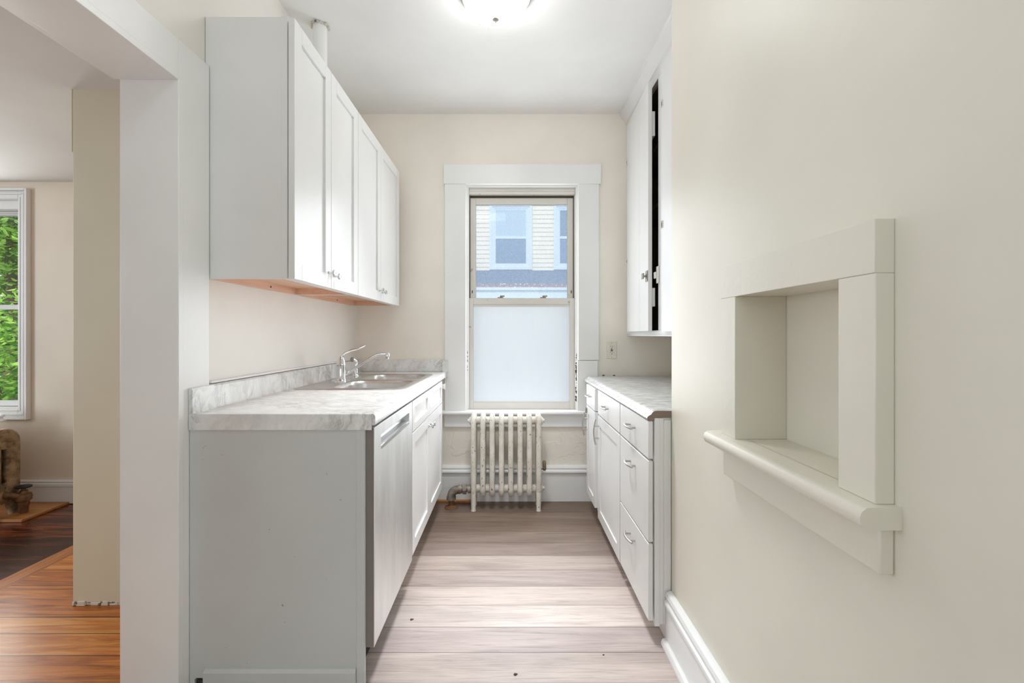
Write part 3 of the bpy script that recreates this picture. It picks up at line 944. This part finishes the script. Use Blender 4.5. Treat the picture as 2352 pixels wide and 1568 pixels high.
# rim plate: polygons around the two bowls, filled by triangulation
m = MB()
l1 = basin(m, *b1, 0.17, zr)
l2 = basin(m, *b2, 0.17, zr)
outer = [m.bm.verts.new((p[0], p[1], zr)) for p in rrect(ox0 + 0.006, ox1 - 0.006, oy0 + 0.006, oy1 - 0.006, 0.035)]
edges = []
for L in (l1, l2, outer):
    for i in range(len(L)):
        a, b = L[i], L[(i + 1) % len(L)]
        ed = m.bm.edges.get((a, b)) or m.bm.edges.new((a, b))
        edges.append(ed)
bmesh.ops.triangle_fill(m.bm, use_beauty=True, edges=edges)
low = [m.bm.verts.new((p[0], p[1], ZT + 0.0003)) for p in rrect(ox0, ox1, oy0, oy1, 0.04)]
m.bridge(outer, low)
m.build('bowl_and_rim', M['sink_steel'], r, smooth=50)
for b in (b1, b2):
    cx, cy = (b[0] + b[1]) / 2, (b[2] + b[3]) / 2
    MB().lathe((cx, cy, zr - 0.17), (0, 0, 1), [(0.044, 0), (0.044, 0.002), (0.034, 0.003), (0.030, 0.001), (0, 0.001)], 24).build('drain', M['chrome'], r)

# faucet
zf = zr + 0.0005
fx, fy = -0.925, 2.50
r = thing('faucet', (fx, 2.58, zf), 'chrome single lever faucet standing on the sink rim', 'faucet')
m = MB()
pl = rrect(-0.965, -0.885, 2.43, 2.76, 0.038)
A = [m.bm.verts.new((p[0], p[1], zf)) for p in pl]
Bv = [m.bm.verts.new((p[0] * 0.96 + -0.925 * 0.04, (p[1] - 2.595) * 0.985 + 2.595, zf + 0.008)) for p in pl]
m.bridge(A, Bv)
m.face(Bv)
m.face(A[::-1])
m.build('base_plate', M['chrome'], r)
m = MB().lathe((fx, fy, zf + 0.008), (0, 0, 1), [(0.030, 0), (0.026, 0.006), (0.0235, 0.012), (0.0235, 0.078), (0.025, 0.080), (0.025, 0.084), (0.0235, 0.086), (0.021, 0.105), (0.015, 0.122), (0.006, 0.130), (0, 0.131)], 28)
m.build('body', M['chrome'], r)
m = MB()
m.tube([(fx, fy, zf + 0.120), (fx + 0.005, fy, zf + 0.138), (fx + 0.020, fy + 0.002, zf + 0.156), (fx + 0.052, fy + 0.006, zf + 0.170), (fx + 0.088, fy + 0.01, zf + 0.178), (fx + 0.122, fy + 0.014, zf + 0.193), (fx + 0.130, fy + 0.015, zf + 0.199)], [0.011, 0.0085, 0.007, 0.006, 0.0055, 0.0055, 0.004], 12)
m.build('lever', M['chrome'], r)
m = MB()
pth = [(fx + 0.012, fy + 0.01, zf + 0.030), (fx + 0.06, fy + 0.035, zf + 0.066), (fx + 0.11, fy + 0.06, zf + 0.103), (fx + 0.145, fy + 0.078, zf + 0.127), (fx + 0.17, fy + 0.09, zf + 0.140), (fx + 0.195, fy + 0.10, zf + 0.1455), (fx + 0.222, fy + 0.105, zf + 0.146)]
m.tube(pth, 0.0085, 14)
m.lathe((fx + 0.226, fy + 0.105, zf + 0.116), (0, 0, 1), [(0.009, 0), (0.0095, 0.012), (0.010, 0.013), (0.0125, 0.015), (0.0125, 0.030), (0.010, 0.036), (0, 0.037)], 16)
m.build('spout', M['chrome'], r)
r = thing('side_sprayer', (-0.925, 2.735, zf), 'chrome side sprayer standing upright behind the faucet', 'sprayer')
MB().lathe((-0.925, 2.735, zf + 0.0085), (0, 0, 1), [(0.020, 0), (0.017, 0.008), (0.013, 0.012), (0.013, 0.03), (0.011, 0.07), (0.0135, 0.088), (0.010, 0.094), (0, 0.094)], 20).build('handle', M['chrome'], r)
m = MB().tube([(-0.925, 2.735, zf + 0.095), (-0.928, 2.728, zf + 0.104), (-0.936, 2.715, zf + 0.108)], [0.009, 0.011, 0.013], 14)
m.build('spray_head', M['chrome'], r)
MB().lathe((-0.936, 2.715, zf + 0.108), (-0.75, -1, 0.05), [(0.0145, 0), (0.0145, 0.006), (0.011, 0.007), (0, 0.0065)], 18).build('spray_face', M['grey'], r)

# ------------------------------------------------------------------ right base cabinets
CO = M['cabinet_old']
GR = 'white cabinets under the grey counter'
def base_body(r, y0, y1, xface, zb, ztop=0.858):
    m = MB().box(xface, XRB - 0.01, y0, y1, zb, ztop)
    m.box(xface + 0.05, XRB - 0.02, y0 + 0.004, y1 - 0.004, 0.0, zb)
    m.build('body', CO, r, 0.001)
# drawer cabinet
xr = 0.529
r = thing('base_cabinet', (0.80, 1.95, 0), 'white three drawer cabinet under the near end of the grey counter', 'cabinet', GR)
base_body(r, 1.740, 2.176, 0.552, 0.075)
for (a, b) in ((0.702, 0.846), (0.386, 0.694), (0.086, 0.378)):
    d = slab(1.733, 2.170, a, b, xr, 0.018, -1, CO, r)
    pull(xr, 1.951, b - 0.070 if b - a > 0.2 else (a + b) / 2 + 0.01, -1, False, d)
m = MB().box(0.5525, 0.572, 1.731, 1.740, 0.066, 0.858).box(0.572, 0.588, 1.734, 1.740, 0.072, 0.858).box(0.588, 0.616, 1.732, 1.740, 0.072, 0.850)
m.build('end_stile', CO, r, 0.0015)
# single door cabinet in the middle
r = thing('base_cabinet', (0.80, 2.45, 0), 'white cabinet with one drawer and one door between drawers and window cabinet', 'cabinet', GR)
base_body(r, 2.178, 2.735, 0.552, 0.075)
d = slab(2.184, 2.723, 0.702, 0.846, xr, 0.018, -1, CO, r)
pull(xr, 2.47, 0.778, -1, False, d)
d = shaker(2.184, 2.723, 0.082, 0.694, xr, 0.018, -1, 0.06, 0.006, CO, r)
pull(xr, 2.690, 0.60, -1, True, d, 0.15)
# narrow cabinet by the window
xa = 0.516
r = thing('base_cabinet', (0.80, 2.90, 0), 'narrow white cabinet under the grey counter right beside the window', 'cabinet', GR)
base_body(r, 2.738, 3.060, 0.540, 0.115, 0.8455)
d = slab(2.750, 3.040, 0.712, 0.8455, xa, 0.02, -1, CO, r)
pull(xa, 2.90, 0.785, -1, False, d, 0.09)
d = shaker(2.750, 3.040, 0.128, 0.706, xa, 0.02, -1, 0.05, 0.006, CO, r)
pull(xa, 3.015, 0.585, -1, True, d, 0.15)
MB().box(xa - 0.012, xa, 3.018, 3.040, 0.655, 0.690).build('catch', M['latch'], d, 0.002)

r = thing('countertop', (0.83, 2.47, 0.86), 'grey streaked countertop with rolled front edge on the right cabinets', 'countertop')
zt = 0.886
m = MB()
pr = [(0.5515, 0.8592), (0.5515, 0.8495), (0.545, 0.8475), (0.534, 0.847), (0.527, 0.850), (0.5245, 0.856), (0.527, 0.863), (0.534, 0.868), (0.541, 0.872), (0.545, 0.879), (0.552, 0.8845), (0.562, zt), (XRB - 0.001, zt), (XRB - 0.001, 0.8592)]
m.prism(pr, 'y', 1.7345, YB - 0.0235)
m.build('worktop', M['grey_counter'], r)
m = MB().prism([(a if a < 1.0 else 0.6165, b - (0.0 if b < 0.88 else 0.001)) for a, b in pr], 'y', 1.7325, 1.7345)
m.build('edge', M['ogee'], r, label='brown raw end of the counter edge')
random.seed(21)
for i, (px, py, sz) in enumerate(((0.66, 3.192, 0.008), (0.735, 3.194, 0.007))):
    o = MB().lathe((px, py, zt), (0, 0, 1), [(sz, 0), (sz * 1.1, sz * 0.5), (sz * 0.6, sz), (0, sz * 1.1)], 7).build('debris_crumb', M['chip'])
    tag(o, ['dark crumb on the grey counter under the outlet, next to the casing', 'dark crumb on the grey counter under the outlet, farther from the casing'][i], 'crumb', 'crumbs on the counter')

# ------------------------------------------------------------------ built-in wall cupboard on the right
XC = 0.833
r = thing('wall_cupboard', (1.0, 2.48, 1.18), 'built-in white wall cupboard above the grey counter, its door ajar', 'cupboard')
CP = M['cupboard']
zb_, zt_ = 1.178, 2.738
m = MB()
m.box(XC, XC + 0.02, 3.143, YB - 0.001, zb_, 2.612)            # far stile
m.box(XC, XC + 0.02, 2.44, 2.548, 1.20, 2.612)                          # middle stile
m.box(XC, XC + 0.02, 1.731, YB - 0.001, 2.612, zt_)                        # top rail
m.box(XC, XC + 0.02, 1.7505, 1.80, zb_, 2.612)
m.box(XC, XC + 0.02, 1.80, 3.143, zb_, 1.20)
m.box(XC, XRB - 0.001, 1.731, YB - 0.001, zb_ - 0.012, zb_)    # bottom
m.box(XC, XRB - 0.001, 1.731, 1.7505, zb_, 2.612)
m.build('face_frame', CP, r, 0.002)
m = MB().box(XRB - 0.02, XRB - 0.002, 1.75, YB - 0.002, zb_ + 0.008, zt_ - 0.02).box(XC + 0.02, XRB - 0.02, YB - 0.012, YB - 0.002, zb_ + 0.008, zt_ - 0.02).box(XC + 0.02, XRB - 0.02, 1.75, YB - 0.012, zb_ + 0.0085, zb_ + 0.012).box(XC + 0.02, XRB - 0.02, 1.75, YB - 0.012, 2.60, 2.612)
m.build('interior', M['dark'], r)
for z in (1.56, 1.93, 2.28):
    B(XC + 0.04, XRB - 0.02, 1.752, YB - 0.013, z, z + 0.02).build('shelf', M['dark'], r)
m = MB().prism([(0.7785, zt_ - 0.0005), (0.779, zt_ - 0.012), (0.786, zt_ - 0.016), (0.788, zt_ - 0.024), (0.818, zt_ - 0.066), (0.820, zt_ - 0.074), (0.828, zt_ - 0.078), (0.832, zt_ - 0.086), (XC, zt_ - 0.088), (XC, zt_ - 0.0005)], 'y', 1.731, YB - 0.001)
m.build('cornice', CP, r)
def board_door(y0, y1, z0, z1, hinge_y, ang, boards, name):
    t = 0.022
    m = MB()
    edges = [y0] + boards + [y1]
    for a, b in zip(edges, edges[1:]):
        m.prism([(XC - t, a + 0.0015), (XC - t + 0.0025, a), (XC - 0.0005, a), (XC - 0.0005, b), (XC - t + 0.0025, b), (XC - t, b - 0.0015)], 'z', z0, z1)
    mt = Matrix.Translation((XC, hinge_y, 0)) @ Matrix.Rotation(math.radians(ang), 4, 'Z') @ Matrix.Translation((-XC, -hinge_y, 0))
    m.xf(mt)
    return m.build(name, CP, r, 0.0), mt
dA, mtA = board_door(2.572, 3.140, 1.196, 2.606, 3.140, -2.6, [2.77, 2.80], 'door')
dB, mtB = board_door(1.81, 2.428, 1.192, 2.610, 2.428, 1.4, [2.1], 'door')
# backing battens seen in the gap
for (za, zb2) in ((1.335, 1.44), (2.30, 2.44)):
    MB().box(XC, XC + 0.018, 2.575, 2.64, za, zb2).xf(mtA).build('batten', CP, dA, 0.002)
# latch on the door and its catch on the stile
m = MB().box(XC - 0.028, XC - 0.022, 2.578, 2.618, 1.478, 1.540)
m.tube([(XC - 0.028, 2.598, 1.509), (XC - 0.042, 2.598, 1.509)], 0.006, 10)
m.box(XC - 0.05, XC - 0.040, 2.590, 2.622, 1.494, 1.526)
m.xf(mtA).build('latch', M['latch'], dA, 0.002)
m = MB().box(XC - 0.010, XC - 0.0005, 2.524, 2.552, 1.462, 1.556)
m.box(XC - 0.020, XC - 0.010, 2.538, 2.566, 1.490, 1.526)
m.build('catch', M['plastic'], r, 0.002)
def hinge(y, z, parent, mt=None):
    m = MB().box(XC - 0.026, XC - 0.0215, y - 0.012, y + 0.010, z - 0.018, z + 0.018)
    m.tube([(XC - 0.028, y, z - 0.02), (XC - 0.028, y, z + 0.02)], 0.004, 8)
    if mt is not None:
        m.xf(mt)
    m.build('hinge', M['cupboard'], parent, 0.001)
    m = MB().box(XC - 0.0275, XC - 0.0255, y - 0.007, y + 0.002, z - 0.012, z + 0.008)
    if mt is not None:
        m.xf(mt)
    m.build('hinge_leaf', M['chip'], parent)
for z in (1.68, 2.36):
    hinge(3.128, z, dA, mtA)
for z in (1.76, 2.40):
    hinge(2.416, z, dB, mtB)

# ------------------------------------------------------------------ outlet
r = thing('wall_outlet', (0.7235, YB - 0.001, 1.066), 'ivory outlet plate with red and black buttons on the far wall', 'outlet')
m = MB().prism([(0.688, 1.006), (0.759, 1.006), (0.759, 1.127), (0.688, 1.127)], 'y', YB - 0.007, YB - 0.0005)
m.build('plate', M['ivory'], r, 0.004)
B(0.7055, 0.7415, YB - 0.009, YB - 0.007, 1.031, 1.102).build('socket_face', M['ivory'], r, 0.001)
for zz in (1.087, 1.046):
    m = MB().box(0.715, 0.717, YB - 0.0095, YB - 0.0085, zz, zz + 0.009).box(0.730, 0.732, YB - 0.0095, YB - 0.0085, zz, zz + 0.008)
    m.lathe((0.7235, YB - 0.0085, zz - 0.007), (0, -1, 0), [(0.0028, 0), (0.0028, 0.001)], 10)
    m.build('slots', M['black'], r)
B(0.717, 0.730, YB - 0.0105, YB - 0.008, 1.0675, 1.0735).build('reset_button', M['red'], r)
B(0.717, 0.730, YB - 0.0105, YB - 0.008, 1.0585, 1.0645).build('test_button', M['black'], r)
for zz in (1.117, 1.016):
    MB().lathe((0.7235, YB - 0.0068, zz), (0, -1, 0), [(0.0025, 0), (0.002, 0.001), (0, 0.001)], 8).build('screw', M['grey'], r)

# ------------------------------------------------------------------ radiators
def stadium(cy, half, z0, z1, k=10):
    """closed loop in the y-z plane: front and back columns joined by arcs"""
    pts = []
    zt0, zb0 = z1 - half, z0 + half
    for i in range(k + 1):
        a = math.pi * i / k
        pts.append((cy + half * math.cos(a), zt0 + half * math.sin(a) * 0.9))
    for i in range(1, 8):
        pts.append((cy - half, zt0 + (zb0 - zt0) * i / 8.0))
    for i in range(k + 1):
        a = math.pi + math.pi * i / k
        pts.append((cy + half * math.cos(a), zb0 + half * math.sin(a) * 0.9))
    for i in range(1, 8):
        pts.append((cy + half, zb0 + (zt0 - zb0) * i / 8.0))
    return pts

def radiator_section(x, cy, half, zb, zt, a_in, b_out, hub_r, hub_len, leg, mat, r):
    m = MB()
    loop = stadium(cy, half, zb + a_in, zt - a_in)
    m.tube([(x, p[0], p[1]) for p in loop], a_in, 14, closed=True, up=(1, 0, 0), rv=b_out)
    for zz in (zt - a_in - half * 0.75, zb + a_in + half * 0.75):
        if hub_len > 0:
            m.tube([(x, cy, zz), (x + hub_len, cy, zz)], hub_r, 16)
        # web that closes the arch behind the hub
        m.tube([(x - b_out * 0.55, cy, zz), (x + b_out * 0.55, cy, zz)], half * 0.95, 20)
    if leg:
        for s in (-1, 1):
            m.tube([(x, cy + s * half, zb + 0.05), (x, cy + s * (half + 0.004), zb - 0.02), (x, cy + s * (half + 0.010), 0.012), (x, cy + s * (half + 0.010), 0.0005)], [a_in * 0.9, a_in * 0.75, a_in * 0.6, a_in * 0.7], 12, up=(1, 0, 0), rv=[b_out, b_out * 0.95, b_out * 0.8, b_out * 0.95])
    return m.build('section', mat, r, smooth=60)

r = thing('radiator', (-0.02, 3.085, 0), 'chipped white cast iron radiator standing under the kitchen window', 'radiator')
cy, half = 3.093, 0.046
xs = [-0.240 + 0.0622 * i for i in range(8)]
for i, x in enumerate(xs):
    radiator_section(x, cy, half, 0.072, 0.652, 0.025, 0.0180, 0.027, 0.0622 if i < 7 else 0.0, i in (0, 7), M['radiator'], r)
for (x, d) in ((xs[0], -1), (xs[-1], 1)):
    for zz in (0.59,) if d < 0 else (0.59, 0.133):
        MB().lathe((x, cy, zz), (d, 0, 0), [(0.034, 0.01), (0.034, 0.022), (0.026, 0.024), (0.022, 0.032), (0.013, 0.033), (0.013, 0.042), (0, 0.042)], 20).build('plug', M['radiator'], r)
m = MB().tube([(xs[-1] + 0.006, cy - 0.03, 0.272), (xs[-1] + 0.040, cy - 0.03, 0.272), (xs[-1] + 0.040, cy - 0.03, 0.280)], 0.004, 8)
m.lathe((xs[-1] + 0.040, cy - 0.03, 0.262), (0, 0, 1), [(0.007, 0), (0.012, 0.008), (0.0135, 0.012), (0.0135, 0.018), (0.011, 0.021), (0.0125, 0.025), (0.0125, 0.056), (0.009, 0.066), (0, 0.069)], 16)
m.build('air_vent', M['vent'], r, label='small bullet shaped brass air vent')
m = MB().tube([(xs[0] - 0.012, cy, 0.133), (-0.30, cy, 0.128), (-0.345, cy, 0.122)], 0.021, 18)
for (a, b, rr) in ((-0.282, -0.262, 0.027), (-0.316, -0.292, 0.036), (-0.345, -0.322, 0.029)):
    m.tube([(a, cy, 0.126), (b, cy, 0.126)], rr, 8 if rr == 0.036 else 18)
arc = []
for i in range(9):
    a = math.pi / 2 * i / 8.0
    arc.append((-0.350 - 0.045 * math.sin(a), cy, 0.122 - 0.045 * (1 - math.cos(a))))
m.tube([(-0.335, cy, 0.122)] + arc + [(-0.395, cy, 0.068)], 0.028, 18)
m.tube([(-0.395, cy, 0.076), (-0.395, cy, 0.056)], 0.032, 18)
m.build('supply_elbow', M['pipe_iron'], r, label='grey iron supply elbow and union')
m = MB().tube([(-0.395, cy, 0.075), (-0.395, cy, 0.002)], 0.018, 16)
m.build('riser', M['rust'], r)
MB().lathe((-0.395, cy, 0.0005), (0, 0, 1), [(0.046, 0), (0.045, 0.004), (0.034, 0.010), (0.022, 0.013), (0.019, 0.018)], 28).build('floor_flange', M['rust'], r)

r = thing('radiator', (-3.4, 2.93, 0), 'tarnished brown radiator standing under the dining room window', 'radiator')
cy2, half2 = 2.895, 0.056
OR = M['old_radiator']
for i in range(9):
    x = -3.228 - 0.068 * i
    radiator_section(x, cy2, half2, 0.09, 0.583, 0.044, 0.022, 0.034, -0.068 if False else 0.0, i in (0, 8), OR, r)
m = MB()
for zz in (0.49, 0.175):
    m.tube([(-3.228 - 0.068 * 8, cy2, zz), (-3.228, cy2, zz)], 0.034, 16)
m.build('header_pipes', OR, r)
BR = M['brass']
m = MB().tube([(-3.228, cy2, 0.16), (-3.20, cy2 + 0.0, 0.150), (-3.165, cy2 + 0.06, 0.125)], 0.021, 14)
m.build('union', BR, r)
vx, vy = -3.165, 2.965
m = MB().lathe((vx, vy, 0.021), (0, 0, 1), [(0.024, 0), (0.024, 0.035), (0.030, 0.05), (0.028, 0.07), (0.040, 0.078), (0.042, 0.10), (0.038, 0.118), (0.022, 0.125), (0.020, 0.14), (0.012, 0.145), (0.008, 0.165), (0, 0.166)], 22)
m.build('valve_body', BR, r)
m = MB().lathe((vx, vy, 0.178), (0.05, 0, 1), [(0.006, 0), (0.030, 0.001), (0.040, 0.005), (0.041, 0.011), (0.034, 0.014), (0, 0.013)], 22)
m.build('hand_wheel', M['black'], r)

o = B(-4.2, -3.05, 2.845, YD - 0.022, 0.0005, 0.018).build('floor_board', M['plywood'], bevel=0.003)
tag(o, 'light wooden board lying flat on dark floor under the brown radiator', 'board')
# cloudy plastic on the radiator
m = MB()
random.seed(9)
bmesh.ops.create_icosphere(m.bm, subdivisions=4, radius=1.0)
for v in m.bm.verts:
    n1 = 1 + 0.10 * math.sin(7 * v.co.x + 3 * v.co.y) + 0.08 * math.sin(9 * v.co.z + 5 * v.co.x) + 0.05 * math.sin(15 * v.co.y + 11 * v.co.z)
    v.co = Vector((v.co.x * 0.20 * n1, v.co.y * 0.055 * n1, max(v.co.z, -0.75) * 0.055 * n1))
m.xf(Matrix.Translation((-3.50, 2.95, 0.632)))
o = m.build('plastic_bag', M['bag'], smooth=80)
tag(o, 'cloudy crumpled plastic bag lying on top of the brown radiator', 'plastic bag')

# ------------------------------------------------------------------ ceiling lamp
lx, ly = -0.062, 2.055
r = thing('ceiling_light', (lx, ly, ZC), 'lit white glass dome light on the kitchen ceiling', 'ceiling light')
MB().lathe((lx, ly, ZC - 0.0005), (0, 0, -1), [(0.172, 0), (0.172, 0.012), (0.165, 0.020), (0.165, 0.030), (0.158, 0.036), (0.10, 0.037)], 48).build('pan', M['nickel'], r)
dome = [(0.150 * math.cos(math.radians(a)) if a < 90 else 0.0, 0.034 + 0.105 * math.sin(math.radians(a))) for a in range(0, 91, 6)]
MB().lathe((lx, ly, ZC), (0, 0, -1), [(0.150, 0.030)] + dome, 48).build('globe', M['globe'], r, smooth=80)
MB().lathe((lx, ly, ZC - 0.1375), (0, 0, -1), [(0.013, 0), (0.015, 0.004), (0.010, 0.010), (0.006, 0.012), (0.0045, 0.017), (0, 0.019)], 20).build('finial', M['nickel'], r)

# ------------------------------------------------------------------ crumbs on the floor
for i, (px, py, lab) in enumerate(((-0.404, 1.876, 'dark brown crumb on the floor beside the dishwasher'), (0.020, 1.573, 'dark brown crumb on the floor in the middle of the nearest planks'), (0.345, 1.67, 'tiny brown crumb on the floor toward the drawers'))):
    s = (0.0055, 0.0055, 0.003)[i]
    m = MB().lathe((px, py, 0.0), (0, 0, 1), [(s, 0), (s * 1.1, s * 0.3), (s * 0.6, s * 0.8), (0, s * 0.9)], 6).lathe((px + s, py + s * 0.5, 0.0), (0, 0, 1), [(s * 0.6, 0), (s * 0.6, s * 0.3), (0, s * 0.5)], 5)
    tag(m.build('floor_crumb', M['wood_crumb']), lab, 'crumb', 'crumbs on the kitchen floor')

# ------------------------------------------------------------------ outdoors
struct(B(-30, 20, YB + 0.4, 40, -1.3, -1.2).build('ground', M['grass'], smooth=0), 'grey green yard outside')
r = thing('neighbor_house', (0, 11, -1.2), 'cream sided neighboring house seen through the kitchen window', 'house')
DH = 11.0
m = MB()
pitch = 0.106
z = 2.70
hx0, hx1 = -4.5, 5.0
while z < 6.2:
    m.prism([(DH + 0.02, z), (DH - 0.016, z), (DH - 0.002, z + pitch), (DH + 0.02, z + pitch)], 'x', hx0, hx1)
    z += pitch
m.box(hx0, hx1, DH + 0.02, DH + 6, -1.2, 6.2)
m.build('siding_wall', M['siding'], r, smooth=0)
def house_window(x0):
    tr = M['house_trim']
    w, z0, z1 = 1.03, 2.74, 4.32
    x1 = x0 + w
    m = MB()
    for (o, wd, t) in ((0.0, 0.06, 0.05), (0.06, 0.05, 0.035), (0.11, 0.04, 0.025)):
        m.box(x0 + o, x0 + o + wd, DH - t, DH + 0.02, z0 + o, z1 - o).box(x1 - o - wd, x1 - o, DH - t, DH + 0.02, z0 + o, z1 - o)
        m.box(x0 + o + wd, x1 - o - wd, DH - t, DH + 0.02, z0 + o, z0 + o + wd).box(x0 + o + wd, x1 - o - wd, DH - t, DH + 0.02, z1 - o - wd, z1 - o)
    zm = 3.515
    m.box(x0 + 0.15, x1 - 0.15, DH - 0.03, DH + 0.02, zm - 0.03, zm + 0.03)
    f = m.build('window', tr, r, smooth=0)
    B(x0 + 0.15, x1 - 0.15, DH - 0.020, DH - 0.017, z0 + 0.15, zm - 0.03).build('lower_pane', M['house_glass'], f, smooth=0)
    B(x0 + 0.15, x1 - 0.15, DH - 0.020, DH - 0.017, zm + 0.03, z1 - 0.15).build('upper_pane', M['house_shade'] if x0 < 0.5 else M['house_glass'], f, smooth=0)
for x0 in (-2.05, -0.48, 1.07, 2.62):
    house_window(x0)
m = MB().prism([(DH, 2.73), (9.5, 2.235), (9.5, 2.20), (DH, 2.66)], 'x', hx0, hx1)
m.build('porch_roof', M['shingle'], r, smooth=0)
B(hx0, hx1, 9.47, 9.50, 2.155, 2.240).build('drip_edge', M['rust_edge'], r, smooth=0)
m = MB().box(hx0, hx1, 9.44, 9.50, 2.10, 2.155).box(hx0, hx1, 9.48, 9.52, -1.2, 2.10)
m.build('fascia', M['house_trim'], r, smooth=0)

def tree(loc, crown, n, leafmat, lab, seed, size):
    random.seed(seed)
    x, y, z0 = loc
    r = thing('tree', (x, y, -1.2), lab, 'tree', 'trees outside the dining window')
    m = MB()
    cx, cy, cz, rx, ry, rz = crown
    for i in range(n):
        while True:
            p = Vector((random.uniform(-1, 1), random.uniform(-1, 1), random.uniform(-1, 1)))
            if 0.25 < p.length < 1:
                break
        c = Vector((cx + p.x * rx, cy + p.y * ry, cz + p.z * rz))
        s = size * random.uniform(0.6, 1.3)
        u = Vector((random.gauss(0, 1), random.gauss(0, 1), random.gauss(0, 0.45))).normalized()
        w = u.cross(Vector((random.gauss(0, 0.6), random.gauss(0, 0.6), 1))).normalized()
        nn = u.cross(w).normalized()
        k = [c - u * s, c - u * s * 0.3 + w * s * 0.55 + nn * s * 0.12, c + u * s * 0.4 + w * s * 0.45 + nn * s * 0.1, c + u * s - nn * s * 0.15, c + u * s * 0.4 - w * s * 0.45 + nn * s * 0.1, c - u * s * 0.3 - w * s * 0.55 + nn * s * 0.12]
        v = [m.bm.verts.new(q) for q in k]
        m.face([v[0], v[1], v[2], v[3]])
        m.face([v[0], v[3], v[4], v[5]])
    m.build('foliage', leafmat, r, smooth=0)
    MB().tube([(x, y, -1.2), (x + 0.05, y, 0.2), (cx, cy, cz)], [0.16, 0.13, 0.06], 10).build('trunk', M['bark'], r)
tree((-9.0, 8.2, -1.2), (-9.0, 8.2, 3.3, 1.8, 1.5, 1.35), 9000, M['leaf'], 'bright maple tree filling the dining window, nearest the house', 1, 0.058)
tree((-6.3, 5.5, -1.2), (-6.3, 5.5, 0.75, 1.1, 0.9, 1.0), 6000, M['leaf'], 'low bright green bush at the bottom of the dining window', 2, 0.042)
tree((-12.5, 11.5, -1.2), (-12.5, 11.5, 2.8, 3.2, 2.0, 4.0), 9000, M['leaf_dark'], 'dark green tree standing farther behind the maple', 3, 0.11)
